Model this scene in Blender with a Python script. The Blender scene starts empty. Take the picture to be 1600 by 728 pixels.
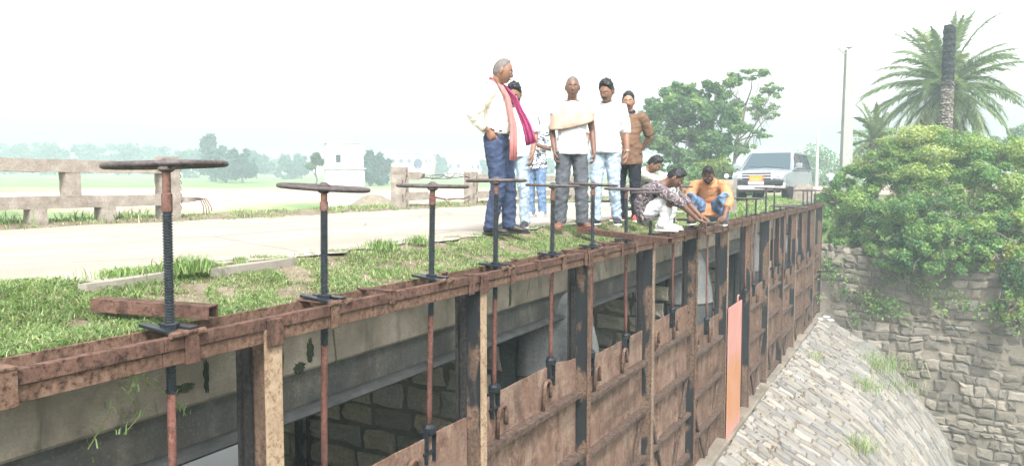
import bpy, bmesh, math, random
import numpy as np
from mathutils import Vector, Matrix, noise
random.seed(7); np.random.seed(7)
S = bpy.context.scene
COL = S.collection
R = math.radians
V = Vector

# ------------------------------------------------------------------ camera
F = 1160.0
CAM = V((2.85, 0.0, 0.52)); YAW = R(28.6); PITCH = R(3.8)
_fw = V((-math.sin(YAW)*math.cos(PITCH), math.cos(YAW)*math.cos(PITCH), -math.sin(PITCH)))
_rt = V((math.cos(YAW), math.sin(YAW), 0)); _up = _rt.cross(_fw)
def ray(px, py): return _fw + _rt*((px-800)/F) + _up*((364-py)/F)
def at_z(px, py, z):
    d = ray(px, py); return CAM + d*((z-CAM.z)/d.z)
def at_d(px, py, Z): return CAM + ray(px, py)*Z
def at_x(px, py, x):
    d = ray(px, py); return CAM + d*((x-CAM.x)/d.x)
def at_y(px, py, y):
    d = ray(px, py); return CAM + d*((y-CAM.y)/d.y)

# ------------------------------------------------------------------ mesh builder
def frames(pts):
    pts = [V(p) for p in pts]; n = len(pts); T = []
    for i in range(n):
        a = pts[max(i-1, 0)]; b = pts[min(i+1, n-1)]
        t = (b-a); T.append(t.normalized() if t.length > 1e-9 else V((0, 0, 1)))
    ref = V((0, 0, 1)) if abs(T[0].z) < .9 else V((1, 0, 0))
    u = (ref - T[0]*ref.dot(T[0])).normalized(); out = []
    for i in range(n):
        u = (u - T[i]*u.dot(T[i]))
        u = u.normalized() if u.length > 1e-6 else T[i].orthogonal().normalized()
        out.append((pts[i], u.copy(), T[i].cross(u)))
    return out

class MB:
    def __init__(s): s.v = []; s.f = []; s.m = []; s.c = []; s.mi = 0; s.col = (1, 1, 1)
    def add(s, vs, fs):
        o = len(s.v); s.v += [tuple(v) for v in vs]; s.c += [s.col]*len(vs)
        s.f += [tuple(i+o for i in f) for f in fs]; s.m += [s.mi]*len(fs); return s
    def join(s, o, M=None):
        vs = o.v if M is None else [tuple(M @ V(v)) for v in o.v]
        k = len(s.v); s.v += vs; s.c += o.c; s.f += [tuple(i+k for i in f) for f in o.f]; s.m += o.m; return s
    def box(s, c, d, M=None, taper=1.0):
        c = V(c); vs = []
        for z in (-.5, .5):
            k = taper if z > 0 else 1.0
            for x, y in ((-.5, -.5), (.5, -.5), (.5, .5), (-.5, .5)):
                p = V((x*d[0]*k, y*d[1]*k, z*d[2]))
                if M is not None: p = M @ p
                vs.append(c+p)
        return s.add(vs, [(3, 2, 1, 0), (4, 5, 6, 7), (0, 1, 5, 4), (1, 2, 6, 5), (2, 3, 7, 6), (3, 0, 4, 7)])
    def bar(s, p0, p1, w, h, up=(0, 0, 1)):
        p0 = V(p0); p1 = V(p1); t = (p1-p0); L = t.length; t = t/L
        up = V(up); x = t.cross(up)
        if x.length < 1e-6: x = t.orthogonal()
        x.normalize(); y = x.cross(t)
        M = Matrix((x, t, y)).transposed()
        return s.box((p0+p1)/2, (w, L, h), M)
    def rings(s, rs, cap=True):
        n = len(rs[0]); o = len(s.v); vs = [p for r in rs for p in r]; fs = []
        for i in range(len(rs)-1):
            for k in range(n):
                k2 = (k+1) % n
                fs.append((i*n+k, i*n+k2, (i+1)*n+k2, (i+1)*n+k))
        if cap:
            fs.append(tuple(range(n-1, -1, -1))); fs.append(tuple((len(rs)-1)*n+k for k in range(n)))
        return s.add(vs, fs)
    def tube(s, pts, r, n=8, cap=True, ell=1.0, lat=None):
        fr = frames(pts)
        if not hasattr(r, '__len__'): r = [r]*len(pts)
        rs = []
        for (p, u, w), rr in zip(fr, r):
            if lat is not None:
                t = u.cross(w); u = V(lat) - t*V(lat).dot(t); u.normalize(); w = t.cross(u)
            a, b = rr if hasattr(rr, '__len__') else (rr, rr*ell)
            rs.append([p + u*(a*math.cos(2*math.pi*k/n)) + w*(b*math.sin(2*math.pi*k/n)) for k in range(n)])
        return s.rings(rs, cap)
    def lathe(s, prof, n=16, o=(0, 0, 0), M=None, cap=True):
        rs = []
        for r, z in prof:
            ring = [V((r*math.cos(2*math.pi*k/n), r*math.sin(2*math.pi*k/n), z)) for k in range(n)]
            rs.append([V(o)+(M @ p if M is not None else p) for p in ring])
        return s.rings(rs, cap)
    def torus(s, c, Rr, r, n=40, m=8, M=None, arc=1.0):
        rs = []; c = V(c)
        N = n if arc == 1.0 else n+1
        for i in range(N):
            a = 2*math.pi*arc*i/n; ring = []
            for k in range(m):
                b = 2*math.pi*k/m
                p = V(((Rr+r*math.cos(b))*math.cos(a), (Rr+r*math.cos(b))*math.sin(a), r*math.sin(b)))
                ring.append(c+(M @ p if M is not None else p))
            rs.append(ring)
        if arc == 1.0: rs.append(rs[0])
        return s.rings(rs, cap=arc != 1.0)
    def ball(s, c, r, n=14, m=9, M=None):
        if not hasattr(r, '__len__'): r = (r, r, r)
        c = V(c); rs = []
        for i in range(m+1):
            t = math.pi*(i/m); t = min(max(t, .02), math.pi-.02)
            ring = []
            for k in range(n):
                a = 2*math.pi*k/n
                p = V((r[0]*math.sin(t)*math.cos(a), r[1]*math.sin(t)*math.sin(a), -r[2]*math.cos(t)))
                ring.append(c+(M @ p if M is not None else p))
            rs.append(ring)
        return s.rings(rs)
    def prism(s, poly, x0, x1, axis=0):
        n = len(poly); vs = []
        for x in (x0, x1):
            for a, b in poly: vs.append((x, a, b) if axis == 0 else (a, x, b) if axis == 1 else (a, b, x))
        fs = [tuple(range(n-1, -1, -1)), tuple(range(n, 2*n))]
        fs += [(k, (k+1) % n, n+(k+1) % n, n+k) for k in range(n)]
        return s.add(vs, fs)
    def mesh(s, name='m', mats=None, smooth=False):
        me = bpy.data.meshes.new(name); me.from_pydata([tuple(v) for v in s.v], [], s.f)
        if mats:
            for m in (mats if isinstance(mats, (list, tuple)) else [mats]): me.materials.append(m)
            if max(s.m, default=0) > 0: me.polygons.foreach_set('material_index', s.m)
        at = me.color_attributes.new('col', 'FLOAT_COLOR', 'POINT')
        c = np.ones((len(s.v), 4), dtype=np.float32)
        if s.c: c[:, :3] = np.array(s.c, dtype=np.float32)
        at.data.foreach_set('color', c.ravel())
        if smooth: me.polygons.foreach_set('use_smooth', [True]*len(s.f))
        me.update(); return me
    def build(s, name, mats, parent=None, smooth=False, bevel=0, fix=True):
        me = s.mesh(name, mats, smooth)
        if fix:
            bm = bmesh.new(); bm.from_mesh(me); bmesh.ops.recalc_face_normals(bm, faces=bm.faces); bm.to_mesh(me); bm.free()
        return link(name, me, parent, bevel)

def link(name, me, parent=None, bevel=0):
    o = bpy.data.objects.new(name, me); COL.objects.link(o)
    if parent is not None: o.parent = parent
    if bevel:
        b = o.modifiers.new('b', 'BEVEL'); b.width = bevel; b.segments = 2; b.limit_method = 'ANGLE'; b.angle_limit = R(40)
    return o
def tag(o, label=None, cat=None, group=None, kind=None):
    if label: o['label'] = label
    if cat: o['category'] = cat
    if group: o['group'] = group
    if kind: o['kind'] = kind
    return o
def thing(name, label, cat, loc=(0, 0, 0), rz=0, group=None):
    o = bpy.data.objects.new(name, None); COL.objects.link(o); o.empty_display_size = .1
    o.location = loc; o.rotation_euler = (0, 0, rz); return tag(o, label, cat, group)
def setting(o): o['kind'] = 'structure'; return o
def copy_tree(o, parent=None):
    c = o.copy(); COL.objects.link(c); c.parent = parent
    for ch in list(o.children): copy_tree(ch, c)
    return c
def fast_mesh(name, verts, faces, mats, cols=None, smooth=False):
    """verts (N,3), faces (M,k) same size k"""
    verts = np.asarray(verts, dtype=np.float32); faces = np.asarray(faces, dtype=np.int32)
    me = bpy.data.meshes.new(name); k = faces.shape[1]; M = len(faces)
    me.vertices.add(len(verts)); me.vertices.foreach_set('co', verts.ravel())
    me.loops.add(M*k); me.loops.foreach_set('vertex_index', faces.ravel())
    me.polygons.add(M); me.polygons.foreach_set('loop_start', np.arange(M, dtype=np.int32)*k)
    try: me.polygons.foreach_set('loop_total', np.full(M, k, dtype=np.int32))
    except Exception: pass
    for m in (mats if isinstance(mats, (list, tuple)) else [mats]): me.materials.append(m)
    if cols is not None:
        at = me.color_attributes.new('col', 'FLOAT_COLOR', 'POINT')
        c = np.ones((len(verts), 4), dtype=np.float32); c[:, :3] = cols; at.data.foreach_set('color', c.ravel())
    if smooth: me.polygons.foreach_set('use_smooth', np.ones(M, dtype=bool))
    me.update(calc_edges=True); me.validate(); return me
def remeshed(mb, voxel, it=4, fac=.5):
    me = mb.mesh('tmp'); o = bpy.data.objects.new('tmp', me); COL.objects.link(o)
    m = o.modifiers.new('r', 'REMESH'); m.mode = 'VOXEL'; m.voxel_size = voxel; m.use_smooth_shade = True
    if it:
        k = o.modifiers.new('s', 'SMOOTH'); k.factor = fac; k.iterations = it
    dg = bpy.context.evaluated_depsgraph_get(); dg.update()
    out = bpy.data.meshes.new_from_object(o.evaluated_get(dg)); bpy.data.objects.remove(o)
    bpy.data.meshes.remove(me); return out
def mesh_to_mb(me):
    mb = MB(); mb.add([tuple(v.co) for v in me.vertices], [tuple(p.vertices) for p in me.polygons]); return mb

# ------------------------------------------------------------------ materials
class NT:
    def __init__(s, name):
        s.mat = bpy.data.materials.new(name); s.mat.use_nodes = True; s.t = s.mat.node_tree
        s.t.nodes.clear(); s.o = s.t.nodes.new('ShaderNodeOutputMaterial'); s.p = s.t.nodes.new('ShaderNodeBsdfPrincipled')
        s.t.links.new(s.p.outputs[0], s.o.inputs[0]); s._pos = None
    def n(s, ty, **kw):
        x = s.t.nodes.new(ty)
        for k, v in kw.items(): setattr(x, k, v)
        return x
    def put(s, sock, val):
        if isinstance(val, bpy.types.NodeSocket): s.t.links.new(val, sock)
        elif val is not None:
            if hasattr(val, '__len__') and len(val) == 3 and len(sock.default_value) == 4: val = (*val, 1)
            sock.default_value = val
    def pos(s, sc=(1, 1, 1), local=False):
        if local: src = s.n('ShaderNodeTexCoord').outputs['Object']
        else: src = s.n('ShaderNodeNewGeometry').outputs['Position']
        v = s.n('ShaderNodeVectorMath', operation='MULTIPLY'); s.put(v.inputs[0], src); v.inputs[1].default_value = sc
        return v.outputs[0]
    def noise(s, scale, detail=5, rough=.6, vec=None, dist=0):
        x = s.n('ShaderNodeTexNoise'); s.put(x.inputs['Vector'], vec if vec is not None else s.pos())
        x.inputs['Scale'].default_value = scale; x.inputs['Detail'].default_value = detail
        x.inputs['Roughness'].default_value = rough; x.inputs['Distortion'].default_value = dist
        return x.outputs['Fac']
    def voro(s, scale, vec=None, feature='F1', out='Distance'):
        x = s.n('ShaderNodeTexVoronoi', feature=feature); s.put(x.inputs['Vector'], vec if vec is not None else s.pos())
        x.inputs['Scale'].default_value = scale; return x.outputs[out]
    def ramp(s, fac, stops, const=False):
        x = s.n('ShaderNodeValToRGB'); e = x.color_ramp.elements
        if const: x.color_ramp.interpolation = 'CONSTANT'
        while len(e) < len(stops): e.new(.5)
        for k, (p, c) in enumerate(stops):
            e[k].position = p; e[k].color = (*c, 1) if hasattr(c, '__len__') else (c, c, c, 1)
        s.put(x.inputs[0], fac); return x.outputs[0]
    def mix(s, fac, a, b, mode='MIX'):
        x = s.n('ShaderNodeMix', data_type='RGBA', blend_type=mode)
        s.put(x.inputs[0], fac); s.put(x.inputs[6], a); s.put(x.inputs[7], b); return x.outputs[2]
    def math(s, op, a, b=None):
        x = s.n('ShaderNodeMath', operation=op); s.put(x.inputs[0], a)
        if b is not None: s.put(x.inputs[1], b)
        return x.outputs[0]
    def sep(s, vec, k):
        x = s.n('ShaderNodeSeparateXYZ'); s.put(x.inputs[0], vec); return x.outputs[k]
    def attr(s, name='col'):
        x = s.n('ShaderNodeAttribute', attribute_name=name); return x.outputs['Color']
    def done(s, col, rough=.8, bump=None, bs=.3, bd=.01, metal=0, spec=None, **kw):
        s.put(s.p.inputs['Base Color'], col); s.put(s.p.inputs['Roughness'], rough); s.put(s.p.inputs['Metallic'], metal)
        if spec is not None: s.p.inputs['Specular IOR Level'].default_value = spec
        if bump is not None:
            b = s.n('ShaderNodeBump'); b.inputs['Strength'].default_value = bs; b.inputs['Distance'].default_value = bd
            s.put(b.inputs['Height'], bump); s.t.links.new(b.outputs[0], s.p.inputs['Normal'])
        for k, v in kw.items(): s.put(s.p.inputs[k.replace('_', ' ')], v)
        return s.mat

def m_plain(name, col, rough=.7, var=.12, scale=20, metal=0, bs=.15, spec=.3):
    t = NT(name); n = t.noise(scale, 5)
    c = t.mix(t.ramp(n, [(.3, 0), (.7, 1)]), tuple(x*(1-var) for x in col), tuple(min(1, x*(1+var)) for x in col))
    return t.done(c, rough, n, bs, .004, metal, spec)
def m_rust(name, dark, mid, light, black=0.0, sc=1.0, rough=.82):
    t = NT(name)
    big = t.noise(3.2*sc, 6, .65); fine = t.noise(34*sc, 8, .75); st = t.noise(11*sc, 5, .6, t.pos((1, 1, .18)))
    c = t.ramp(fine, [(.40, dark), (.47, mid), (.66, light)])
    c = t.mix(t.ramp(big, [(.45, 0), (.62, .55)]), c, tuple(x*.8 for x in mid))
    c = t.mix(t.ramp(st, [(.5, 0), (.68, .6)]), c, dark)
    if black:
        b = t.noise(2.1, 4, .5, t.pos((1, 1, .45))); k = .62-black*.25
        c = t.mix(t.ramp(b, [(k, 0), (k+.03, .95)]), c, (.012, .016, .02))
    return t.done(c, rough, fine, .5, .004, 0, .25)
def m_plate(name, dark, mid, light):
    t = NT(name); v = t.noise(8, 9, .78, t.pos((1, 1, .8)), .6); w = t.noise(2.6, 6, .7, t.pos((1, 1, .6))); f = t.noise(40, 7, .75); b = t.noise(1.8, 5, .6)
    c = t.ramp(v, [(.3, dark), (.47, mid), (.66, light)]); c = t.mix(t.ramp(w, [(.48, 0), (.66, .75)]), c, light); c = t.mix(t.ramp(f, [(.34, .7), (.5, 0)]), c, dark)
    c = t.mix(t.ramp(b, [(.5, 0), (.68, .7)]), c, mid); s2 = t.noise(5, 6, .7, t.pos((1, 1, .12)), .3); s3 = t.noise(1.6, 4, .6); c = t.mix(t.math('MULTIPLY', t.ramp(s2, [(.52, 0), (.72, .9)]), t.ramp(s3, [(.42, 0), (.6, 1)])), c, (.025, .022, .022)); h = t.noise(1.1, 4, .6, t.pos((.3, .3, 3))); c = t.mix(t.ramp(h, [(.54, 0), (.66, .55)]), c, dark)
    return t.done(c, .8, f, .6, .004, 0, .25)
RUST = m_rust('rust_beam', (.028, .016, .013), (.10, .051, .037), (.175, .105, .082))
RUSTL = m_rust('rust_lower', (.042, .024, .017), (.13, .073, .05), (.215, .138, .10))
RUSTR = m_rust('rust_red_rod', (.045, .022, .018), (.125, .052, .039), (.20, .10, .08), sc=1.5)
FLANGED = m_rust('rust_flange_dark', (.09, .058, .042), (.21, .145, .105), (.33, .25, .185))
FLANGE = m_rust('rust_flange', (.17, .105, .065), (.33, .235, .155), (.45, .34, .24))
WEB = m_rust('rust_web', (.045, .033, .026), (.135, .086, .06), (.22, .15, .105), black=.47)
BLACKST = m_rust('black_steel', (.008, .008, .009), (.02, .019, .019), (.06, .05, .045))
PLATE = m_plate('rust_plate', (.05, .029, .022), (.165, .094, .068), (.31, .222, .17))
PLATED = m_plate('rust_plate_dark', (.032, .02, .015), (.13, .073, .05), (.25, .17, .125))
RIB = m_rust('rust_rib', (.03, .02, .017), (.075, .047, .036), (.17, .12, .09))
THREAD = m_plain('thread_steel', (.035, .042, .05), .45, .3, 40, .3)
WHEEL = m_rust('wheel_steel', (.04, .033, .034), (.085, .068, .068), (.16, .13, .13), rough=.55)
NECK = m_rust('neck_rust', (.07, .036, .03), (.15, .075, .058), (.22, .13, .11))
GREASE = m_plain('black_grease', (.018, .022, .028), .35, .4, 30, .2)
# ------------------------------------------------------------------ materials of the setting
def mk_concrete():
    t = NT('concrete_light'); a = t.noise(2.4, 8, .68); f = t.noise(70, 5, .7); s = t.noise(5, 5, .6, t.pos((1, 1, .12)))
    c = t.ramp(a, [(.3, (.115, .094, .072)), (.5, (.215, .182, .145)), (.7, (.32, .28, .23))])
    c = t.mix(t.ramp(f, [(.35, .55), (.6, 0)]), c, (.13, .12, .105))
    c = t.mix(t.ramp(s, [(.56, 0), (.72, .75)]), c, (.06, .062, .05))
    k = t.voro(1.3, t.pos((1, 1, .6)), 'DISTANCE_TO_EDGE'); n2 = t.noise(1.1, 3)
    crack = t.math('MULTIPLY', t.ramp(k, [(.0, 1), (.012, 0)]), t.ramp(n2, [(.5, 0), (.56, 1)]))
    c = t.mix(crack, c, (.02, .024, .016))
    mo = t.noise(1.7, 6, .65); c = t.mix(t.ramp(mo, [(.64, 0), (.70, .85)]), c, (.032, .042, .022))
    return t.done(c, .92, t.mix(.5, f, a), .6, .012, 0, .2)
CONC = mk_concrete()
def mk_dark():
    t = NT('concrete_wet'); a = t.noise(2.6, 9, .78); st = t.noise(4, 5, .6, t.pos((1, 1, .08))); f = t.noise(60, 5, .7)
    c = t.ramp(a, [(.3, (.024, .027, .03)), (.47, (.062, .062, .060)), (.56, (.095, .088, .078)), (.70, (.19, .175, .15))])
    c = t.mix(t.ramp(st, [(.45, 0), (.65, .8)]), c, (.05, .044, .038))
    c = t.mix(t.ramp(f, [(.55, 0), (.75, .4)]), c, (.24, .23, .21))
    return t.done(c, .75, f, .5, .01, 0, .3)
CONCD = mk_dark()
LEDGE = m_plain('ledge_dark', (.05, .052, .052), .7, .4, 8)
def mk_road():
    t = NT('road_concrete'); a = t.noise(.9, 8, .62); f = t.noise(60, 5, .7); w = t.noise(.5, 6, .65, t.pos((1, .3, 1)))
    c = t.ramp(a, [(.3, (.27, .243, .21)), (.55, (.355, .325, .288)), (.75, (.43, .40, .36))])
    tr = t.noise(1.4, 5, .6, t.pos((1, .04, 1))); c = t.mix(t.ramp(tr, [(.45, 0), (.62, .6)]), c, (.235, .21, .18)); kk = t.voro(.45, t.pos((1, .8, 1)), 'DISTANCE_TO_EDGE'); c = t.mix(t.ramp(kk, [(.0, .7), (.01, 0)]), c, (.13, .115, .10)); c = t.mix(t.ramp(w, [(.5, 0), (.7, .55)]), c, (.30, .255, .205)); c = t.mix(t.ramp(f, [(.3, .45), (.5, 0)]), c, (.18, .155, .13))
    return t.done(c, .95, f, .35, .006, 0, .15)
ROAD = mk_road()
def mk_soil():
    t = NT('soil'); a = t.noise(3, 7, .65); f = t.noise(45, 5, .7)
    c = t.ramp(a, [(.3, (.14, .11, .075)), (.5, (.22, .18, .13)), (.7, (.32, .275, .215))])
    c = t.mix(t.ramp(f, [(.4, .5), (.65, 0)]), c, (.09, .075, .05)); return t.done(c, .95, f, .7, .02, 0, .1)
SOIL = mk_soil()
def mk_field():
    t = NT('field'); P = t.pos(); ln = t.n('ShaderNodeVectorMath', operation='LENGTH'); t.put(ln.inputs[0], P)
    n1 = t.noise(.06, 6, .62); n2 = t.noise(.35, 6, .65); n3 = t.noise(3, 6, .7)
    r = t.math('ADD', ln.outputs['Value'], t.math('MULTIPLY', t.math('SUBTRACT', n1, .5), 60))
    band = t.ramp(t.math('DIVIDE', r, 200.0), [(.20, 0), (.255, 1), (.37, 1), (.46, 0)])
    g = t.ramp(n2, [(.3, (.075, .145, .038)), (.5, (.115, .19, .06)), (.7, (.19, .24, .10))])
    sd = t.ramp(n2, [(.3, (.30, .22, .165)), (.6, (.42, .33, .26)), (.75, (.33, .29, .18))])
    c = t.mix(band, g, sd); c = t.mix(t.ramp(n3, [(.5, 0), (.75, .5)]), c, (.24, .22, .13))
    return t.done(c, .95, n3, .4, .05, 0, .1)
FIELD = mk_field()
def mk_stone(name, cols, mort=False):
    t = NT(name); a = t.noise(5, 7, .68); f = t.noise(38, 6, .7)
    base = t.attr('col')
    c = t.mix(t.ramp(a, [(.35, .0), (.65, .6)]), base, t.mix(1.0, base, (.62, .58, .54), 'MULTIPLY'))
    c = t.mix(t.ramp(f, [(.38, .45), (.58, 0)]), c, cols); return t.done(c, .9, t.mix(.5, a, f), .8, .03, 0, .2)
STONE = mk_stone('rubble_stone', (.12, .105, .09))
SLAB = mk_stone('slab_stone', (.16, .15, .14))
def mk_mortar(name, lo, mid, hi):
    t = NT(name); a = t.noise(1.1, 8, .7); f = t.noise(28, 6, .7); s = t.noise(2.2, 5, .6, t.pos((1, 1, .15)))
    c = t.ramp(a, [(.32, lo), (.52, mid), (.7, hi)]); c = t.mix(t.ramp(f, [(.35, .5), (.6, 0)]), c, lo)
    c = t.mix(t.ramp(s, [(.58, 0), (.72, .5)]), c, hi)
    return t.done(c, .95, t.mix(.5, a, f), .9, .03, 0, .15)
MORTAR = mk_mortar('rubble_mortar', (.14, .12, .096), (.26, .226, .182), (.355, .312, .258))
MORTARD = mk_mortar('pier_mortar', (.10, .088, .07), (.20, .175, .14), (.30, .265, .21))
MORTARA = mk_mortar('apron_mortar', (.09, .075, .055), (.17, .145, .115), (.26, .22, .17))
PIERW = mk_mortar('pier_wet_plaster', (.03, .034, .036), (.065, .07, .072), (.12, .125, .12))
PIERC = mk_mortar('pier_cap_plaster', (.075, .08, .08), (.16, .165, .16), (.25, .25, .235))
WATER = NT('water').done((.10, .12, .11), .06, None, 0, 0, 0, .5)

# ------------------------------------------------------------------ terrain sheet
def sstep(a, b, x):
    t = min(1, max(0, (x-a)/(b-a))); return t*t*(3-2*t)
def hz(x, y):
    if -15 < x < 16 and -2.4 < y < 27.35: return -14.0
    r = math.hypot(x-2.85, y)
    base = -1.05 + max(0, min(r, 420)-42)*.0225
    right = -0.12 + max(0, min(r, 420)-60)*.016
    k = sstep(-22, -9, x) if y > -2.4 else sstep(-20, -9, x)
    z = base*(1-k)+right*k
    if x > -.2 and y >= 27.35: z -= 1.75*sstep(-.2, 1.2, x)*(1-sstep(30, 42, y))
    z += .25*noise.noise(V((x*.05, y*.05, 0)))*min(1, r/40) + .06*noise.noise(V((x*.35, y*.35, 3)))*min(1, max(0, r-32)/10)
    return z
def axis(lo, hi, a, b, st):
    xs = list(np.arange(a, b+1e-6, st)); x = b; d = st
    while x < hi: d *= 1.22; x += d; xs.append(x)
    x = a; d = st
    while x > lo: d *= 1.22; x -= d; xs.insert(0, x)
    return xs
xs = sorted(set(axis(-620, 620, -30, 20, .8) + [-15.02, -14.98, 15.98, 16.02]))
ys = sorted(set(axis(-260, 760, -6, 44, .8) + [-2.42, -2.38, 27.34, 27.37]))
tv = [(x, y, hz(x, y)) for y in ys for x in xs]; nx = len(xs)
tf = [(j*nx+i, j*nx+i+1, (j+1)*nx+i+1, (j+1)*nx+i) for j in range(len(ys)-1) for i in range(nx-1)]
o = link('ground', fast_mesh('ground', tv, tf, FIELD, smooth=True)); setting(o)
# pool of water held back behind the gates
mb = MB(); mb.add([(-14.9, -2.3, -3.6), (-.15, -2.3, -3.6), (-.15, 27.3, -3.6), (-14.9, 27.3, -3.6)], [(0, 1, 2, 3)])
setting(mb.build('water', WATER))

# ------------------------------------------------------------------ road (pale dusty concrete)
def strip(y0, y1, x0f, x1f, zf, nxs, dy, edge=.0, seed=0):
    vs = []; fs = []; n = int((y1-y0)/dy)+1
    for j in range(n):
        y = y0+j*dy; a = x0f(y); b = x1f(y)
        a += edge*noise.noise(V((y*1.3, seed, 0)))+edge*.6*noise.noise(V((y*5, seed, 2))); b += edge*noise.noise(V((y*1.3, seed, 9)))+edge*.6*noise.noise(V((y*5, seed, 7)))
        for i in range(nxs):
            t = i/(nxs-1); x = a+(b-a)*t; vs.append((x, y, zf(x, y, t)))
    for j in range(n-1):
        for i in range(nxs-1): k = j*nxs+i; fs.append((k, k+1, k+nxs+1, k+nxs))
    mb = MB(); mb.add(vs, fs); return mb
def roadbend(y): return -max(0, y-48)**2*.006
rd = strip(-40, 95, lambda y: -6.15+roadbend(y), lambda y: -1.02+roadbend(y),
           lambda x, y, t: .0+.015*noise.noise(V((x*.8, y*.8, 0))) -.13*sstep(17, 26, y) + (.0 if y < 60 else (y-60)*.016), 14, .12, .17, 1)
setting(rd.build('road', ROAD, smooth=True, fix=False))
# broken pale edge stones of the road, sunk in the verge
# grassy bank between the road and the gate beam, and verge on the far side
def bankz(x, y, t=0):
    k = sstep(-1.12, -.34, x)
    return .006-.142*k + .016*noise.noise(V((x*6, y*2.2, 5))) - .012
bank = strip(-4, 27.2, lambda y: -1.45, lambda y: -.30, bankz, 14, .12, 0, 2)
for v in [q for q in bank.v[13::14]]: pass
n0 = len(bank.v)//14
vs = [(bank.v[j*14+13][0], bank.v[j*14+13][1], -.19) for j in range(n0)]; o0 = len(bank.v)
bank.add(vs, []); bank.f += [(j*14+13, o0+j, o0+j+1, (j+1)*14+13) for j in range(n0-1)]; bank.m += [0]*(n0-1)
setting(bank.build('grass_bank', SOIL, smooth=True, fix=False))
def vergez(x, y, t=0): return -.012+.07*sstep(-6.1, -6.5, x)-.25*sstep(-6.8, -7.5, x)+.03*noise.noise(V((x*2, y*2, 8)))
vg = strip(-20, 60, lambda y: -7.55, lambda y: -5.9, vergez, 12, .25, 0, 3)
setting(vg.build('verge', SOIL, smooth=True, fix=False))

# ------------------------------------------------------------------ bridge deck behind the gates
deck = thing('bridge_deck', 'weathered concrete edge of the bridge running behind the rusty gates', 'bridge', (-.4, 12, -.2))
DY0, DY1 = -4.0, 27.0
def dl(p): return (p[0]+.4, p[1]-12, p[2]+.2)
mb = MB(); mb.box(dl((-3.95, (DY0+DY1)/2, -.40)), (7.1, DY1-DY0, .46)); mb.build('deck_slab', CONC, deck, bevel=.02)
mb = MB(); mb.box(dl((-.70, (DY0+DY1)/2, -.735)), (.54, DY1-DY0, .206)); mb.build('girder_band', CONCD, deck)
mb = MB()
pr = [(-.46, -.84), (-.40, -.84), (-.365, -.855), (-.35, -.88), (-.36, -.895), (-.40, -.91), (-.46, -.91)]
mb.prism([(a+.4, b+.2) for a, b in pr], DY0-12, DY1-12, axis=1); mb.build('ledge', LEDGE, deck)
mb = MB()
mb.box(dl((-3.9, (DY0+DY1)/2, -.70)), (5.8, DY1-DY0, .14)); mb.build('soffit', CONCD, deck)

# ------------------------------------------------------------------ stone courses (real blocks)
def stones(mp, u0, u1, v0, v1, rowh, leng, gap, raise_, jit, cols, seed, cut=None, rough=.25, mortar=None, step=.35):
    rnd = random.Random(seed); mb = MB(); mb.mi = 0; v = v0
    while v < v1:
        h = rnd.uniform(*rowh); u = u0 - rnd.random()*leng[0]
        while u < u1:
            L = rnd.uniform(*leng)
            cu, cv = u+L/2, v+h/2
            if (cut is None or cut(cu, cv)):
                def jt(s=1.0): return rnd.uniform(-jit, jit)*s
                g = gap/2
                pts = [(u+g, v+g), (u+L*.5, v+g), (u+L-g, v+g), (u+L-g, v+h*.5), (u+L-g, v+h-g), (u+L*.5, v+h-g), (u+g, v+h-g), (u+g, v+h*.5)]
                pts = [(a+jt(), b+jt(.7)) for a, b in pts]
                c0 = rnd.choice(cols); k = rnd.uniform(.72, 1.22); mb.col = tuple(min(.9, c*k) for c in c0)
                hh = raise_*rnd.uniform(.5, 1.3)
                mx = sum(p[0] for p in pts)/8; my = sum(p[1] for p in pts)/8
                tl = rnd.uniform(-.3, .3); tl2 = rnd.uniform(-.3, .3)
                base = [mp(a, b, -.01) for a, b in pts]; mid = []
                def hgt(a, b, q): return hh*(q+tl*(a-mx)/L+tl2*(b-my)/h+rnd.uniform(-rough, rough))
                for a, b in pts: mid.append(mp(mx+(a-mx)*.95, my+(b-my)*.95, hgt(a, b, .75)))
                top = []
                for a, b in pts:
                    aa, bb = mx+(a-mx)*.62+jt(.5), my+(b-my)*.62+jt(.5); top.append(mp(aa, bb, hgt(aa, bb, 1.1)))
                ctr = [mp(mx, my, hgt(mx, my, 1.15))]
                fs = [(k_, (k_+1) % 8, 8+(k_+1) % 8, 8+k_) for k_ in range(8)] + [(8+k_, 8+(k_+1) % 8, 16+(k_+1) % 8, 16+k_) for k_ in range(8)] + [(16+k_, 16+(k_+1) % 8, 24) for k_ in range(8)]
                mb.add(base+mid+top+ctr, fs)
            u += L
        v += h
    if mortar is not None:
        mb.mi = 1; mb.col = (1, 1, 1); nu = max(1, int((u1-u0)/step)); nv = max(1, int((v1-v0)/step)); vs = []; fs = []
        for j in range(nv+1):
            for i in range(nu+1):
                a = u0+(u1-u0)*i/nu; b = v0+(v1-v0)*j/nv; vs.append(mp(a, b, .012*noise.noise(V((a*3, b*3, seed)))))
        for j in range(nv):
            for i in range(nu): k = j*(nu+1)+i; fs.append((k, k+1, k+nu+2, k+nu+1))
        mb.add(vs, fs)
    return mb

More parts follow.
